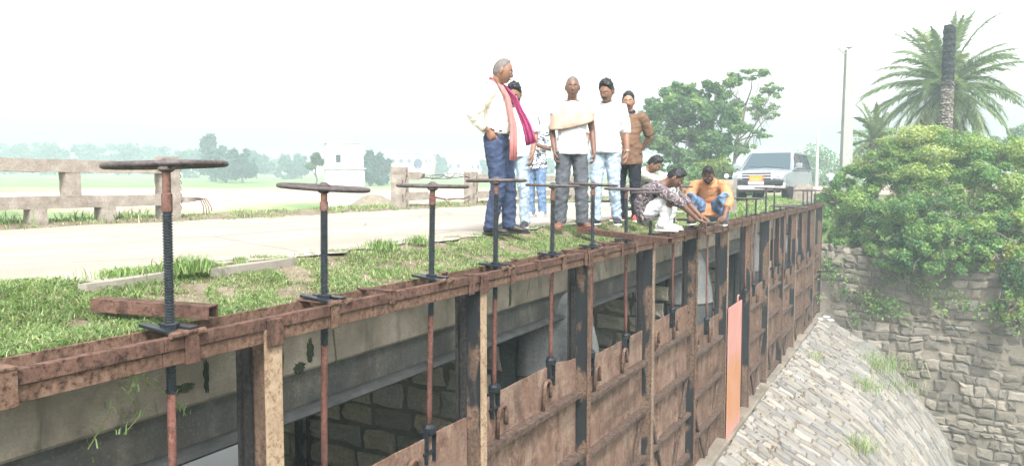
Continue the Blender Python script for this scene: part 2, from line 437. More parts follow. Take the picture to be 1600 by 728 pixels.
# piers under the deck
PC = [(.42, .38, .31), (.52, .47, .38), (.32, .30, .25), (.56, .49, .37), (.44, .42, .37)]
for i, yc in enumerate((7.35, 12.6, 17.9, 23.1)):
    hw = .6
    p = thing('bridge_pier', ['stone pier with round plastered nose behind the third rusty gate from the left',
                              'stone pier behind the gates just left of the pink panel', 'stone pier behind the gates just right of the pink panel',
                              'farthest stone pier behind the gates near the wing wall'][i], 'bridge pier', (-.75, yc, -6), 0, 'piers under the bridge deck')
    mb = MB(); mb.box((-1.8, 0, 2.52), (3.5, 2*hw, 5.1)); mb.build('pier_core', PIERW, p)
    f = lambda u, v, h, hw=hw: V((u, -hw-.01-h, v))
    mb = stones(f, -3.5, -.55, 1.9, 5.05, (.26, .34), (.42, .68), .055, .045, .028, PC, 30+i, rough=.55, mortar=MORTARD)
    # keep a slot for the stop log groove
    mb.build('pier_masonry', [STONE, MORTARD], p, fix=True)
    mb = MB(); mb.box((-3.05, -hw-.05, 2.5), (.09, .12, 5.0)); mb.box((-2.90, -hw-.04, 2.5), (.05, .10, 5.0)); mb.build('stop_log_groove', BLACKST, p)
    # rounded nose and half cone cap
    mb = MB(); prof = [(hw, 0), (hw, 3.6), (hw+.03, 3.62), (hw+.03, 3.70), (hw, 3.72), (hw, 4.55)]
    rs = []
    for r, z in prof: rs.append([V((r*math.sin(a), -r*math.cos(a), z)) for a in np.linspace(0, math.pi, 15)])
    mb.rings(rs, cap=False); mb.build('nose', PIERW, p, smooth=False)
    mb = MB(); rs = []
    for k in range(9):
        t = k/8; r = hw*1.04*math.cos(t*math.pi/2)**.75+.01; z = 4.53+1.05*math.sin(t*math.pi/2)
        rs.append([V((r*math.sin(a)*(1-.35*t), -r*math.cos(a), z)) for a in np.linspace(0, math.pi, 15)])
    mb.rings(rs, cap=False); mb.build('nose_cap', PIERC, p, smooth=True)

# ------------------------------------------------------------------ apron (glacis) of pitched slabs
AP = [(-.25, -3.82), (.16, -3.88), (.55, -4.10), (.98, -4.35), (1.86, -4.86), (2.71, -5.71), (3.38, -6.59), (3.87, -7.4), (4.2, -8.3), (4.7, -9.9), (5.2, -12.2)]
apl = [0]
for a, b in zip(AP, AP[1:]): apl.append(apl[-1]+math.hypot(b[0]-a[0], b[1]-a[1]))
def catm(i, t):
    P = [V((*AP[max(0, min(len(AP)-1, i+k))], 0)) for k in (-1, 0, 1, 2)]
    return .5*((2*P[1])+(P[2]-P[0])*t+(2*P[0]-5*P[1]+4*P[2]-P[3])*t*t+(3*P[1]-P[0]-3*P[2]+P[3])*t**3)
def apron(s, y, h=0):
    s = max(0, min(apl[-1]-1e-4, s)); i = max(k for k in range(len(apl)-1) if apl[k] <= s)
    t = (s-apl[i])/(apl[i+1]-apl[i]); p = catm(i, t); q = catm(i, min(1, t+.02)) if t < .97 else p; q0 = catm(i, max(0, t-.02))
    d = (q-q0); d = d.normalized() if d.length > 1e-6 else V((1, -1, 0)).normalized()
    n = V((-d.y, d.x, 0))
    if n.y < 0: n = -n
    bump = .05*noise.noise(V((s*.5, y*.4, 1)))
    return V((p.x+n.x*(h+bump), y, p.y+n.y*(h+bump)))
SC = [(.26, .243, .213), (.295, .277, .247), (.22, .21, .192), (.285, .257, .213), (.235, .23, .223), (.32, .30, .267), (.21, .205, .195)]
a = stones(lambda u, v, h: apron(u, v+.12*math.sin(u*.8)+.03*math.sin(v*2.1), h), .30, apl[-1]-.1, 2.0, 27.3, (.16, .28), (.24, .60), .022, .034, .02, SC, 5, rough=.2, mortar=MORTARA, step=.3)
ap = tag(a.build('stone_apron', [SLAB, MORTARA]), 'curved apron of pale pitched stone slabs sloping down from the gates', 'spillway')
SILL = mk_mortar('sill_concrete', (.12, .10, .08), (.21, .18, .145), (.30, .26, .21))
mb = MB(); mb.box((-.12, 12.4, -4.05), (.62, 29.6, .5)); tag(mb.build('gate_sill', SILL, bevel=.03), 'low concrete sill under the feet of the gates', 'sill')

# ------------------------------------------------------------------ wing wall at the far end
W0, W1 = V((-.6, 26.95, 0)), V((9.5, 25.2, 0)); WL = (W1-W0).length; Wt = (W1-W0)/WL; Wn = V((-Wt.y, Wt.x, 0))
if Wn.y > 0: Wn = -Wn
def wing(u, v, h): p = W0+Wt*u+Wn*h; return V((p.x, p.y, v + .0*u))
WC = [(.23, .203, .166), (.27, .24, .198), (.21, .187, .157), (.31, .275, .23), (.25, .23, .203), (.35, .315, .268), (.19, .17, .145)]
wt = thing('wing_wall', 'tall rubble stone wing wall closing the far end of the gates', 'wall', (4.4, 26.2, -13))
def wingw(u, v, h):
    bury = max(0, noise.noise(V((u*.55, v*.55, 7))))*.09 + max(0, noise.noise(V((u*1.7, v*1.7, 2))))*.05
    return wing(u+.08*noise.noise(V((u*.8, v*.9, 1))), v+.22*noise.noise(V((u*.45, v*.5, 3)))+.07*noise.noise(V((u*1.6, v*1.5, 9))), h-bury*(h > .02 or h < -.005) if abs(h) < .5 else h)
wall = stones(wingw, 0, WL, -12.8, -1.7, (.17, .36), (.18, .52), .038, .07, .045, WC, 11, cut=lambda u, v: random.random() < .95, rough=.16, mortar=MORTAR, step=.25)
wall.v = [(x-4.4, y-26.2, z+13) for x, y, z in wall.v]; wall.build('masonry_face', [STONE, MORTAR], wt)
mb = MB()
c = [W0-Wn*.02, W1-Wn*.02, W1-Wn*1.3, W0-Wn*1.3]
mb.prism([(q.x-4.4, q.y-26.2) for q in c], -.1, 11.35, axis=2); mb.build('wall_core', MORTAR, wt)
mb = MB(); mb.box((-.6-4.4, 26.75-26.2, 10.9), (.5, .35, 4.0)); mb.build('corner_plaster', PIERW, wt)
BAY = 2.0
def PY(i): return 2.727+2*i
BT = -.13                       # top of the beam
# ------------------------------------------------------------------ the steel frame: twin beam and posts
fr = thing('gate_frame', 'long rusty steel frame of upright posts under a twin beam that carries the handwheel stems', 'gate frame', (0, 12, BT))
FY0, FY1 = -3.0, 27.0
rnd = random.Random(4)
def angle_seg(y0, y1, x, z0, z1, th, mbx, flange):
    mbx.box((x, (y0+y1)/2-12, (z0+z1)/2), (th, y1-y0-.004, z1-z0))
    if flange: mbx.box((x-flange/2-th/2-.002, (y0+y1)/2-12, z1-th/2), (flange, y1-y0-.004, th))
def wav(mb, amp=.004):          # the old steel is never quite straight
    mb.v = [(x+amp*noise.noise(V((y*.9, x*3, 1))), y, z+amp*noise.noise(V((y*1.1, 4, x*3)))) for x, y, z in mb.v]; return mb
segs = [(FY0+k*1.0, FY0+k*1.0+1.0) for k in range(30)]
mb = MB()
for a, b in segs: angle_seg(a, b, .098, -.058, 0, .012, mb, .03)
wav(mb).build('front_channel', RUST, fr, bevel=.003)
mb = MB()
for a, b in segs: angle_seg(a, b, .086, -.124, -.061, .012, mb, 0)
wav(mb).build('front_channel', RUSTL, fr, bevel=.003)
mb = MB()
for a, b in segs: angle_seg(a, b, -.125, -.124, .004, .014, mb, 0); mb.box((-.095, (a+b)/2-12, -.117), (.05, b-a-.004, .012))
wav(mb).build('back_channel', RUSTL, fr, bevel=.003)
y = FY0+.31; k = 0
while y < FY1:
    w = rnd.uniform(.05, .075); full = rnd.random() < .55
    mb = MB(); yy = y-12
    if rnd.random() < .5: mb.box((-.01, yy, .0105), (.26, w, .012)); mb.box((-.138, yy, -.03), (.010, w, .08))
    else:
        mb.box((.09, yy, .0105), (.055, w, .012)); m2 = MB(); m2.box((-.125, yy, .0125), (.04, w, .012)); m2.build('tab', RUSTL, fr, bevel=.003)
    mb.box((.111, yy, -.060 if full else -.03), (.010, w, .138 if full else .075))
    wav(mb, .003).build('batten', RUST if rnd.random() < .7 else RUSTL, fr, bevel=.003)
    y += rnd.choice((.5, .62, .75, .9, .45)); k += 1
ZS = -3.86
for i in range(-1, 13):
    y = PY(i)-12-.13; h = BT-.127-ZS
    mb = MB(); zc = -.127-h/2
    lean = rnd.uniform(-.006, .006)
    mb.box((.0, y, zc), (.18, .012, h)); ob = mb.build('post', WEB, fr, bevel=.002); ob.name = 'post'
    mb = MB(); mb.box((.098, y+(.0 if i < 1 else .016), -.09-h/2), (.014, .105 if i < 1 else .074, h+.07)); mb.build('post_flange', FLANGE if i < 2 else (FLANGED if i % 2 else RUSTL), ob, bevel=.002)
    mb = MB(); mb.box((-.096, y, zc), (.014, .11, h)); mb.box((-.05, y-.03, zc), (.05, .02, h)); mb.build('post_flange', BLACKST, ob, bevel=.002)
    mb = MB(); mb.box((.10, y, -.012), (.035, .10, .012)); mb.box((.118, y, -.075), (.010, .10, .135)); mb.build('post_cap', RUST, ob, bevel=.003)
    mb = MB(); mb.box((.09, y, ZS-BT+.012), (.25, .2, .024)); mb.build('foot_plate', WEB, ob, bevel=.003)

# ------------------------------------------------------------------ gate leaves
GTOP = [-1.20, -1.13, -1.25, -1.23, -1.66, -1.58, -1.58, -1.45, -1.68, -1.5, -1.55, -1.5]
GL = ['rusty gate leaf nearest the camera, streaked with pale paint above its single visible rib',
      'rusty gate leaf with a pale flaking right end, second from the camera',
      'reddish gate leaf with two cane hooks in front of the rounded pier nose',
      'rusty gate leaf fourth from the camera, left of the deeply lowered one',
      'rusty gate leaf lowered deep, beside the pink panel on its left',
      'freshly painted pink and orange gate panel without ribs',
      'ribbed brown gate leaf just right of the pink panel',
      'ribbed brown gate leaf second to the right of the pink panel',
      'ribbed brown gate leaf third to the right of the pink panel',
      'ribbed dark gate leaf fourth to the right of the pink panel',
      'ribbed dark gate leaf next to last before the wing wall',
      'last ribbed dark gate leaf touching the wing wall']
PINK = NT('pink_primer'); _n = PINK.noise(2.2, 4, .5); _z = PINK.sep(PINK.pos(), 2); _f = PINK.noise(1.3, 3, .5, PINK.pos((1, 1, 2)))
_k = PINK.math('ADD', _z, PINK.math('MULTIPLY', PINK.math('SUBTRACT', _f, .5), .7))
_c = PINK.mix(PINK.ramp(PINK.math('MULTIPLY', PINK.math('ADD', _k, 4.0), .4), [(.12, 0), (.17, 1), (.56, 1), (.66, 0)]), (.47, .22, .19), (.43, .195, .09))
_c = PINK.mix(PINK.ramp(_n, [(.4, 0), (.7, .5)]), _c, (.50, .26, .21)); _s = PINK.noise(7, 6, .7, PINK.pos((1, 1, .12))); _c = PINK.mix(PINK.ramp(_s, [(.55, 0), (.72, .6)]), _c, (.30, .12, .07))
PINKM = PINK.done(_c, .6, _n, .5, .03)
def hook(mb, x, y, z, s=1.0):
    pts = [(x, y, z-.16*s), (x+.01, y, z-.02*s)]
    for a in np.linspace(math.pi, -.15, 8): pts.append((x+.012, y+.05*s+.05*s*math.cos(a), z+.05*s*math.sin(a)))
    pts.append((x+.012, y+.10*s, z-.08*s)); mb.tube(pts, .015*s, 7)
for i, zt in enumerate(GTOP):
    y0, y1 = PY(i)-.08, PY(i+1)-.18; yc = (y0+y1)/2; W = y1-y0+.05; r2 = random.Random(50+i)
    g = thing('sluice_gate', GL[i], 'sluice gate', (-.03, yc, ZS), 0, 'gate leaves between the posts' if i != 5 else None)
    H = zt-ZS
    if i == 5:
        mb = MB(); mb.box((.165, -.50, H/2+.02), (.016, 1.06, H)); mb.build('skin_plate', PINKM, g, bevel=.003)
        mb = MB(); mb.box((.165, -.13, H-.25), (.03, .12, .30)); mb.box((.165, -.14, .3), (.03, .10, .22)); mb.build('guide_shoe', PINKM, g, bevel=.004)
        mb = MB(); mb.tube([(.165, -.32, H), (.165, -.32, H+.12), (.165, -.26, H+.14)], .014, 7); mb.build('lifting_hook', PINKM, g)
        mb = MB(); mb.box((-.02, 0, .6), (.014, W, 1.2)); mb.build('stop_plank', PLATED, g, bevel=.003); continue
    P = PLATE if i < 4 else PLATED
    mb = MB(); nseg = 14; vs = []; fs = []
    tops = [H + r2.uniform(-.004, .004) - (.05*sstep(.75, 1, k/nseg) if i == 1 else 0) for k in range(nseg+1)]
    for x in (-.006, .006):
        for k in range(nseg+1): vs += [(x, -W/2+W*k/nseg, 0), (x, -W/2+W*k/nseg, tops[k])]
    q = 2*(nseg+1)
    for k in range(nseg):
        a = 2*k; fs += [(a, a+2, a+3, a+1), (q+a, q+a+1, q+a+3, q+a+2), (a+1, a+3, q+a+3, q+a+1), (a, q+a, q+a+2, a+2)]
    fs += [(0, 1, q+1, q), (q-2, 2*q-2, 2*q-1, q-1)]
    mb.add(vs, fs); mb.build('skin_plate', P, g)
    z = H-.36; n = 0; z_ribs = []
    while z > .1:
        mb = MB(); mb.box((.05, 0, z), (.10, W-.07, .012)); mb.box((.098, 0, z-.022), (.008, W-.07, .038))
        wav(mb, .003).build('rib', RIB, g, bevel=.002); z_ribs.append(z); z -= r2.uniform(.58, .66); n += 1
    for yy in (.45, -.42) if i > 2 else ():
        mb = MB(); mb.box((.02, yy, H/2-.1), (.03, .06, H-.4)); mb.build('stiffener', P, g, bevel=.002)
    if len(z_ribs) > 2:
        zb = z_ribs[-1]; za = z_ribs[-3] if len(z_ribs) > 3 else z_ribs[-2]
        mb = MB(); mb.bar((.055, -W/2+.12, za-.05), (.055, -.05, .06), .05, .03, (1, 0, 0)); mb.build('brace', RIB, g, bevel=.002)
        mb = MB(); mb.bar((.055, W/2-.12, za-.05), (.055, .05, .06), .05, .03, (1, 0, 0)); mb.build('brace', RIB, g, bevel=.002)
    for yy in (-.62, .20):
        mb = MB(); hook(mb, .035, yy, H-.16+r2.uniform(-.02, .02), 1.25); mb.build('lifting_hook', RUSTL, g, smooth=True)

# ------------------------------------------------------------------ handwheels on their screws
ST = [(1.828, 254, .255, 2), (2.31, 290, .252, -3), (2.824, 288, .245, 0), (3.256, 280, .238, 1), (3.765, 288, .247, -1), (4.233, 287, .25, -1.5),
      (4.727, 294, .25, -2), (5.159, 299, .24, 1.5), (5.647, 290, .25, -1.5), (6.11, 342, .23, -1), (6.58, 336, .25, 2),
      (8.07, 309, .25, 0), (8.52, 310, .25, 1), (9.09, 293, .25, -1), (9.62, 294, .25, 1), (10.05, 321, .25, 0), (10.5, 322, .25, 1), (11.05, 320, .25, -1),
      (11.55, 323, .25, 0), (12.05, 297, .25, 1), (12.5, 296, .25, 0), (13.0, 298, .25, -1), (13.45, 297, .25, 1)]
SLB = ['nearest and largest handwheel, on a thick black screw in front of the concrete railing',
       'second handwheel from the left, tilted down to the right before the white valve house',
       'third handwheel from the left, in front of the broken railing', 'handwheel in front of the dark blue trousers of the man with the pink scarf',
       'handwheel just left of the grey trousers of the man in the peach shawl', 'handwheel in front of the pale jeans of the man in the white shirt',
       'handwheel just left of the squatting men, before the black trousers', 'low thin handwheel in front of the patterned shirt of the squatting man',
       'handwheel in front of the white trouser knee of the squatting man', 'lowered handwheel gripped by the squatting men',
       'lowered handwheel just behind the gripped one, before the man in orange',
       'handwheel on the first stem right of the man in orange', 'handwheel on the second stem right of the man in orange',
       'handwheel on a tall stem before the left side of the car bumper', 'handwheel on a tall stem before the right side of the car bumper',
       'low handwheel, first of the four low ones beyond the car bumper', 'low handwheel, second of the four low ones beyond the car bumper',
       'low handwheel, third of the four low ones beyond the car bumper', 'low handwheel, last of the four low ones beyond the car bumper',
       'tall handwheel, first of the last four beside the far guard block', 'tall handwheel, second of the last four beside the far guard block',
       'tall handwheel, third of the last four beside the far guard block', 'farthest handwheel of all, by the wing wall bushes']
def thread_prof(r, z0, z1, pitch):
    pr = []; z = z0
    while z < z1: pr += [(r*.80, z), (r*.80, z+pitch*.28), (r, z+pitch*.42), (r, z+pitch*.78), (r*.80, z+pitch*.92)]; z += pitch
    return pr
WZ = []
for k, (nn, py, wr, tl) in enumerate(ST):
    Y = BAY*nn-1.553; near = k < 9
    Z = nn*BAY*math.cos(YAW); zw = CAM.z-(py-287)/F*Z-.012; WZ.append((Y, zw))
    r2 = random.Random(80+k); gi = int((Y-PY(0))//2)
    s = thing('lifting_screw', SLB[k], 'handwheel', (.0, Y, BT), 0, 'handwheels on the gate screws')
    s.rotation_euler = (r2.uniform(-.012, .012), r2.uniform(-.008, .014) + (.016 if k in (1, 2) else 0), 0)
    h = zw-BT; rr = .0215 if near else .02
    # the handwheel
    Mt = Matrix.Rotation(R(tl), 3, (math.sin(YAW), -math.cos(YAW), 0)) @ Matrix.Rotation(R(r2.uniform(-.8, .8)), 3, 'X')
    mb = MB(); mb.torus((0, 0, h), wr-.014, .0125, 44, 8, Mt); w = mb.build('handwheel', WHEEL, s, smooth=True)
    mb = MB(); a0 = r2.random()*3
    for q in range(4):
        a = a0+q*math.pi/2; d = Mt @ V((math.cos(a), math.sin(a), 0)); mb.tube([V((0, 0, h))+d*.03, V((0, 0, h))+d*(wr-.014)], .010, 6)
    mb.build('spokes', WHEEL, w)
    mb = MB(); mb.lathe([(.022, h-.03), (.036, h-.02), (.036, h+.014), (.024, h+.022), (.012, h+.03)], 14); mb.build('hub', WHEEL, w)
    neck = .20 if k == 0 else .10+.03*r2.random()
    if h < .35: neck = .04
    mb = MB(); mb.lathe([(rr*.82, h-.02), (rr*.82, h-neck*.6), (rr*1.05, h-neck*.62), (rr*1.05, h-neck)], 12); mb.build('neck', NECK, s, smooth=False)
    zb = -.40 if k < 4 else -.30
    gt = GTOP[gi] if 0 <= gi < len(GTOP) else -1.4
    pitch = .0125 if k < 4 else .02
    mb = MB(); mb.lathe(thread_prof(rr, zb+.16 if k else -.27, h-neck, pitch), 14 if near else 8); mb.build('threaded_rod', THREAD, s, smooth=False)
    zlow = gt-BT+.05
    if k == 0: zlow = -2.2
    mb = MB(); zs = np.linspace(zlow, (zb+.165) if k else -.265, 7)
    mb.tube([(.004*math.sin(q*2), 0, q) for q in zs], rr*.86, 10); mb.build('lower_rod', RUSTR if k < 9 and k != 7 else NECK, s, smooth=True)
    # bearing plates, roller and nut
    mb = MB(); mb.box((-.01, -.048, .024), (.21, .046, .014), Matrix.Rotation(.08, 3, 'Y')); mb.build('bearing_plate', GREASE, s, bevel=.003)
    mb = MB(); mb.box((-.01, .050, .022), (.21, .050, .014)); mb.build('bearing_plate', GREASE, s, bevel=.003)
    mb = MB(); mb.lathe([(.036, .012), (.040, .02), (.040, .04), (.034, .046), (.024, .046)], 6); mb.build('nut', GREASE, s)
    if k < 6:
        mb = MB(); mb.tube([(.11, -.08, .010), (.11, .0, .010)], .015, 10); mb.build('roller', RUSTL, s); mb = MB(); mb.tube([(.112, .05, .008), (.112, .09, .008)], .016, 10); mb.build('roller', RUSTL, s)
    if k:
        z0 = zlow-.02
        mb = MB(); mb.lathe([(.028, z0+.06), (.05, z0+.04), (.05, z0), (.03, z0-.02)], 8)
        mb.box((0, -.045, z0-.10), (.05, .014, .22)); mb.box((0, .045, z0-.10), (.05, .014, .22)); mb.tube([(0, -.07, z0-.14), (0, .07, z0-.14)], .014, 8)
        mb.build('clevis', GREASE, s, bevel=.003)
# ------------------------------------------------------------------ people
def m_cloth(name, col, var=.1, scale=14, bs=.5, rough=.9):
    t = NT(name); w = t.noise(scale, 4, .55, t.pos((1, 1, .45)), .6); f = t.noise(160, 2)
    c = t.mix(t.ramp(w, [(.3, 0), (.7, 1)]), tuple(x*(1-var) for x in col), tuple(min(.9, x*(1+var)) for x in col))
    return t.done(c, rough, t.math('ADD', w, t.math('MULTIPLY', f, .1)), bs, .03, 0, .15)
def m_skin(name, col):
    t = NT(name); a = t.noise(18, 4); c = t.mix(t.ramp(a, [(.35, 0), (.65, 1)]), tuple(x*.85 for x in col), tuple(x*1.12 for x in col))
    return t.done(c, .5, a, .1, .004, 0, .35)
def m_camo():
    t = NT('camo_cloth'); P = t.pos((1, 1, 1.6)); v = t.noise(11, 2, .4, P, 1.2); u = t.noise(15, 2, .4, t.pos((1.3, 1, 1.9)), .8)
    c = t.ramp(v, [(.0, (.03, .035, .05)), (.43, (.12, .15, .20)), (.50, (.66, .68, .70)), (.60, (.05, .055, .07))], True)
    c = t.mix(t.ramp(u, [(.58, 0), (.59, 1)]), c, (.75, .76, .78)); return t.done(c, .9, v, .3, .02)
def m_print():
    t = NT('printed_cloth'); v = t.n('ShaderNodeTexWave', bands_direction='DIAGONAL'); t.put(v.inputs['Vector'], t.pos())
    v.inputs['Scale'].default_value = 5; v.inputs['Distortion'].default_value = 12; v.inputs['Detail'].default_value = 3; v.inputs['Detail Scale'].default_value = 2.2
    c = t.ramp(v.outputs['Fac'], [(.0, (.06, .042, .05)), (.42, (.14, .105, .115)), (.52, (.46, .41, .41)), (.72, (.09, .065, .075))], True)
    return t.done(c, .85, v.outputs['Fac'], .2, .02)
def m_check():
    t = NT('orange_check'); P = t.pos(); f = t.noise(9, 3); 
    lines = t.ramp(t.math('FRACT', t.math('MULTIPLY', t.sep(P, 2), 22)), [(.0, 1), (.12, 0)]); l2 = t.ramp(t.math('FRACT', t.math('MULTIPLY', t.sep(P, 0), 22)), [(.0, 1), (.12, 0)])
    c = t.mix(t.ramp(f, [(.3, 0), (.7, 1)]), (.40, .17, .075), (.50, .235, .115)); c = t.mix(t.math('MULTIPLY', t.math('MAXIMUM', lines, l2), .45), c, (.30, .11, .04))
    return t.done(c, .9, f, .5, .03)
def m_floral():
    t = NT('cream_shirt'); v = t.noise(16, 3, .5, None, 1.5)
    c = t.ramp(v, [(.0, (.80, .74, .64)), (.58, (.74, .66, .54)), (.64, (.52, .40, .24))], True); w = t.noise(12, 4, .5, t.pos((1, 1, .4)))
    zz = t.ramp(t.noise(3.2, 2), [(.55, 0), (.6, 1)]); c = t.mix(zz, (.80, .76, .68), c); return t.done(c, .9, w, .5, .03)
SK1 = m_skin('skin_brown', (.24, .125, .082)); SK2 = m_skin('skin_dark', (.155, .08, .055)); SK3 = m_skin('skin_light_brown', (.29, .155, .10))
HAIR = m_plain('hair_black', (.012, .011, .012), .45, .5, 60); HAIRG = m_plain('hair_grey', (.13, .115, .11), .6, .4, 80)
WHITE = m_cloth('white_cloth', (.62, .62, .64), .06); CREAM = m_floral(); NAVY = m_cloth('navy_cloth', (.040, .055, .105), .2)
JEANL = m_cloth('pale_jeans', (.34, .42, .50), .32, 18); JEANB = m_cloth('blue_jeans', (.13, .20, .32), .35, 18); GREYT = m_cloth('grey_cloth', (.085, .092, .105), .2)
BLACKC = m_cloth('black_cloth', (.018, .02, .026), .2); BROWN = m_cloth('brown_polo', (.15, .088, .056), .12); CAMO = m_camo(); PRINT = m_print(); ORANGE = m_check()
SAGE = m_cloth('sage_cloth', (.47, .50, .42), .1); PEACH = m_cloth('peach_cloth', (.44, .315, .25), .25, 10, .9); PINKS = m_cloth('pink_scarf', (.40, .06, .17), .25, 12)
PINKO = m_cloth('scarf_border', (.46, .17, .16), .15, 12); GOLD = m_plain('gold_thread', (.62, .46, .16), .5); LEATH = m_plain('leather_dark', (.03, .026, .024), .4)
SANDAL = m_plain('sandal_brown', (.20, .075, .05), .6); SHOEW = m_plain('shoe_white', (.72, .71, .70), .6, .06); SHOEB = m_plain('shoe_black', (.03, .03, .034), .5); SHOER = m_plain('shoe_red', (.55, .08, .07), .5)
EYEW = m_plain('eye_white', (.6, .57, .53), .3, .03); DARK = m_plain('dark_glass', (.02, .024, .03), .12, .1, 20, 0, 0, .6); LIP = m_plain('lip', (.16, .065, .055), .5); PALEBL = m_cloth('pale_blue_cloth', (.45, .60, .72), .1); METALC = m_plain('bracelet_metal', (.65, .62, .58), .3, .1, 20, .6)

def ss(a, b, x): t = np.clip((x-a)/(b-a), 0, 1); return t*t*(3-2*t)
def head_grid(n=44, m=34):
    th = np.linspace(.02, math.pi-.02, m+1); ph = np.linspace(0, 2*math.pi, n, endpoint=False)
    T, P = np.meshgrid(th, ph, indexing='ij'); return np.sin(T)*np.cos(P), np.sin(T)*np.sin(P), np.cos(T)
def head_shape(x, y, z):
    A, B, C = .074, .096, .118
    X = A*x; Y = B*y; Zz = C*z
    low = ss(0, 1, -z); X = X*(1-.26*low*ss(-.2, .9, -z)); 
    Y = np.where(y < 0, Y*(1-.32*ss(.15, .9, -z)), Y*(1-.06*ss(.3, 1, y)))
    Y = Y + .012*ss(.2, .9, -z)*ss(.2, .9, y)                       # jaw forward
    g = lambda cx, cz, sx, sz: np.exp(-((x-cx)/sx)**2-((z-cz)/sz)**2)*(y > 0)
    nose = np.exp(-(x/.13)**2)*np.exp(-np.where(z > -.22, ((z+.22)/.26)**2, ((z+.22)/.075)**2))*(y > 0)
    Y = Y + .026*nose + .006*g(0, .25, .5, .09) - .012*(g(.36, .09, .17, .10)+g(-.36, .09, .17, .10)) + .007*g(0, -.50, .22, .09) + .009*g(0, -.82, .25, .14) + .004*(g(.5, -.2, .2, .2)+g(-.5, -.2, .2, .2))
    Y = Y - .006*g(0, -.40, .3, .04) - .004*g(0, -.52, .2, .02)
    return X, Y, Zz
def grid_mb(X, Y, Z, M, c):
    mb = MB(); rs = [[c+M @ V((float(X[i, k]), float(Y[i, k]), float(Z[i, k]))) for k in range(X.shape[1])] for i in range(X.shape[0])]
    return mb.rings(rs)
def hair_mask(style, x, y, z):
    t = (y+1)/2
    if style == 'bald': th = -.45+1.45*t**1.3; th = np.where(t > .8, 2, th)
    elif style == 'receding': th = -.5+3.07*t**2.62
    else: th = -.46+1.89*t**2.04 + .05*np.sin(x*11+1)*(y > 0)
    mk = ss(-.06, .07, z-th)
    mk = mk*(1-ss(.15, .3, np.abs(x)-.45)*ss(.1, -.1, z-.32)*ss(.1, .3, y)) # temples
    return mk
def hand_mb(w, d, pn, side, curl=.5, s=1.0, spread=.03):
    """w wrist, d direction along the hand, pn palm normal, side: lateral vector towards the thumb"""
    d = V(d).normalized(); pn = V(pn); pn = (pn-d*pn.dot(d)).normalized(); lat = d.cross(pn)
    if lat.dot(V(side)) < 0: lat = -lat
    mb = MB(); w = V(w)
    mb.tube([w-d*.03*s, w, w+d*.03*s, w+d*.065*s, w+d*.09*s], [(.024*s, .02*s), (.027*s, .019*s), (.036*s, .017*s), (.041*s, .015*s), (.038*s, .012*s)], 10, lat=lat)
    for off, L, r in ((.030, .072, .0088), (.010, .082, .0092), (-.011, .076, .0088), (-.031, .060, .0078)):
        p = w+d*.082*s+lat*off*s; pts = [p]; a = curl*.55; dd = d+lat*(off*spread*8)
        dd.normalize()
        for k, fr in enumerate((.42, .32, .26)):
            q = dd*math.cos(a)+pn*math.sin(a); p = p+q*(L*fr*s); pts.append(p); a += curl*(.75 if k == 0 else .55)
        mb.tube(pts, [r*s, r*.97*s, r*.9*s, r*.72*s], 7)
    p = w+d*.025*s+lat*.03*s; q1 = (lat*.75+d*.75+pn*.35).normalized(); q2 = (d*.95+lat*.25+pn*(.3+.4*curl)).normalized()
    mb.tube([p-lat*.01*s, p+q1*.038*s, p+q1*.038*s+q2*.032*s, p+q1*.036*s+q2*.056*s], [.013*s, .011*s, .0095*s, .007*s], 7)
    return mb
STAND = dict(pel=(0, 0, .93), waist=(0, .005, 1.06), chest=(0, .0, 1.25), shl=(0, -.015, 1.385), neck=(0, -.015, 1.445), head=(0, .025, 1.585),
  shR=(.178, -.015, 1.385), shL=(-.178, -.015, 1.385), elR=(.235, -.04, 1.105), elL=(-.235, -.04, 1.105), wrR=(.245, .04, .865), wrL=(-.245, .04, .865),
  hipR=(.085, 0, .90), hipL=(-.085, 0, .90), knR=(.105, .03, .49), knL=(-.105, .03, .49), anR=(.11, -.02, .085), anL=(-.11, -.02, .085),
  toeR=(.16, .98, 0), toeL=(-.16, .98, 0), handR=(0, .25, -1), handL=(0, .25, -1), pnR=(-1, .1, 0), pnL=(1, .1, 0), thR=(0, 1, 0), thL=(0, 1, 0), curlR=.55, curlL=.55,
  hyaw=0, hpitch=10, hroll=0)
SQUAT = dict(STAND, pel=(0, -.20, .21), waist=(0, -.25, .33), chest=(0, -.17, .50), shl=(0, -.03, .60), neck=(0, .02, .64), head=(0, .13, .69),
  shR=(.175, -.02, .575), shL=(-.175, -.02, .575), elR=(.24, .33, .52), elL=(-.24, .33, .52), wrR=(.14, .52, .40), wrL=(-.14, .52, .40),
  hipR=(.09, -.19, .20), hipL=(-.09, -.19, .20), knR=(.15, .14, .47), knL=(-.15, .14, .47), anR=(.13, .0, .085), anL=(-.13, .0, .085),
  handR=(-.3, .9, -.2), handL=(.3, .9, -.2), pnR=(0, 0, -1), pnL=(0, 0, -1), thR=(-1, .2, 0), thL=(1, .2, 0), curlR=1.0, curlL=1.0, hpitch=35)
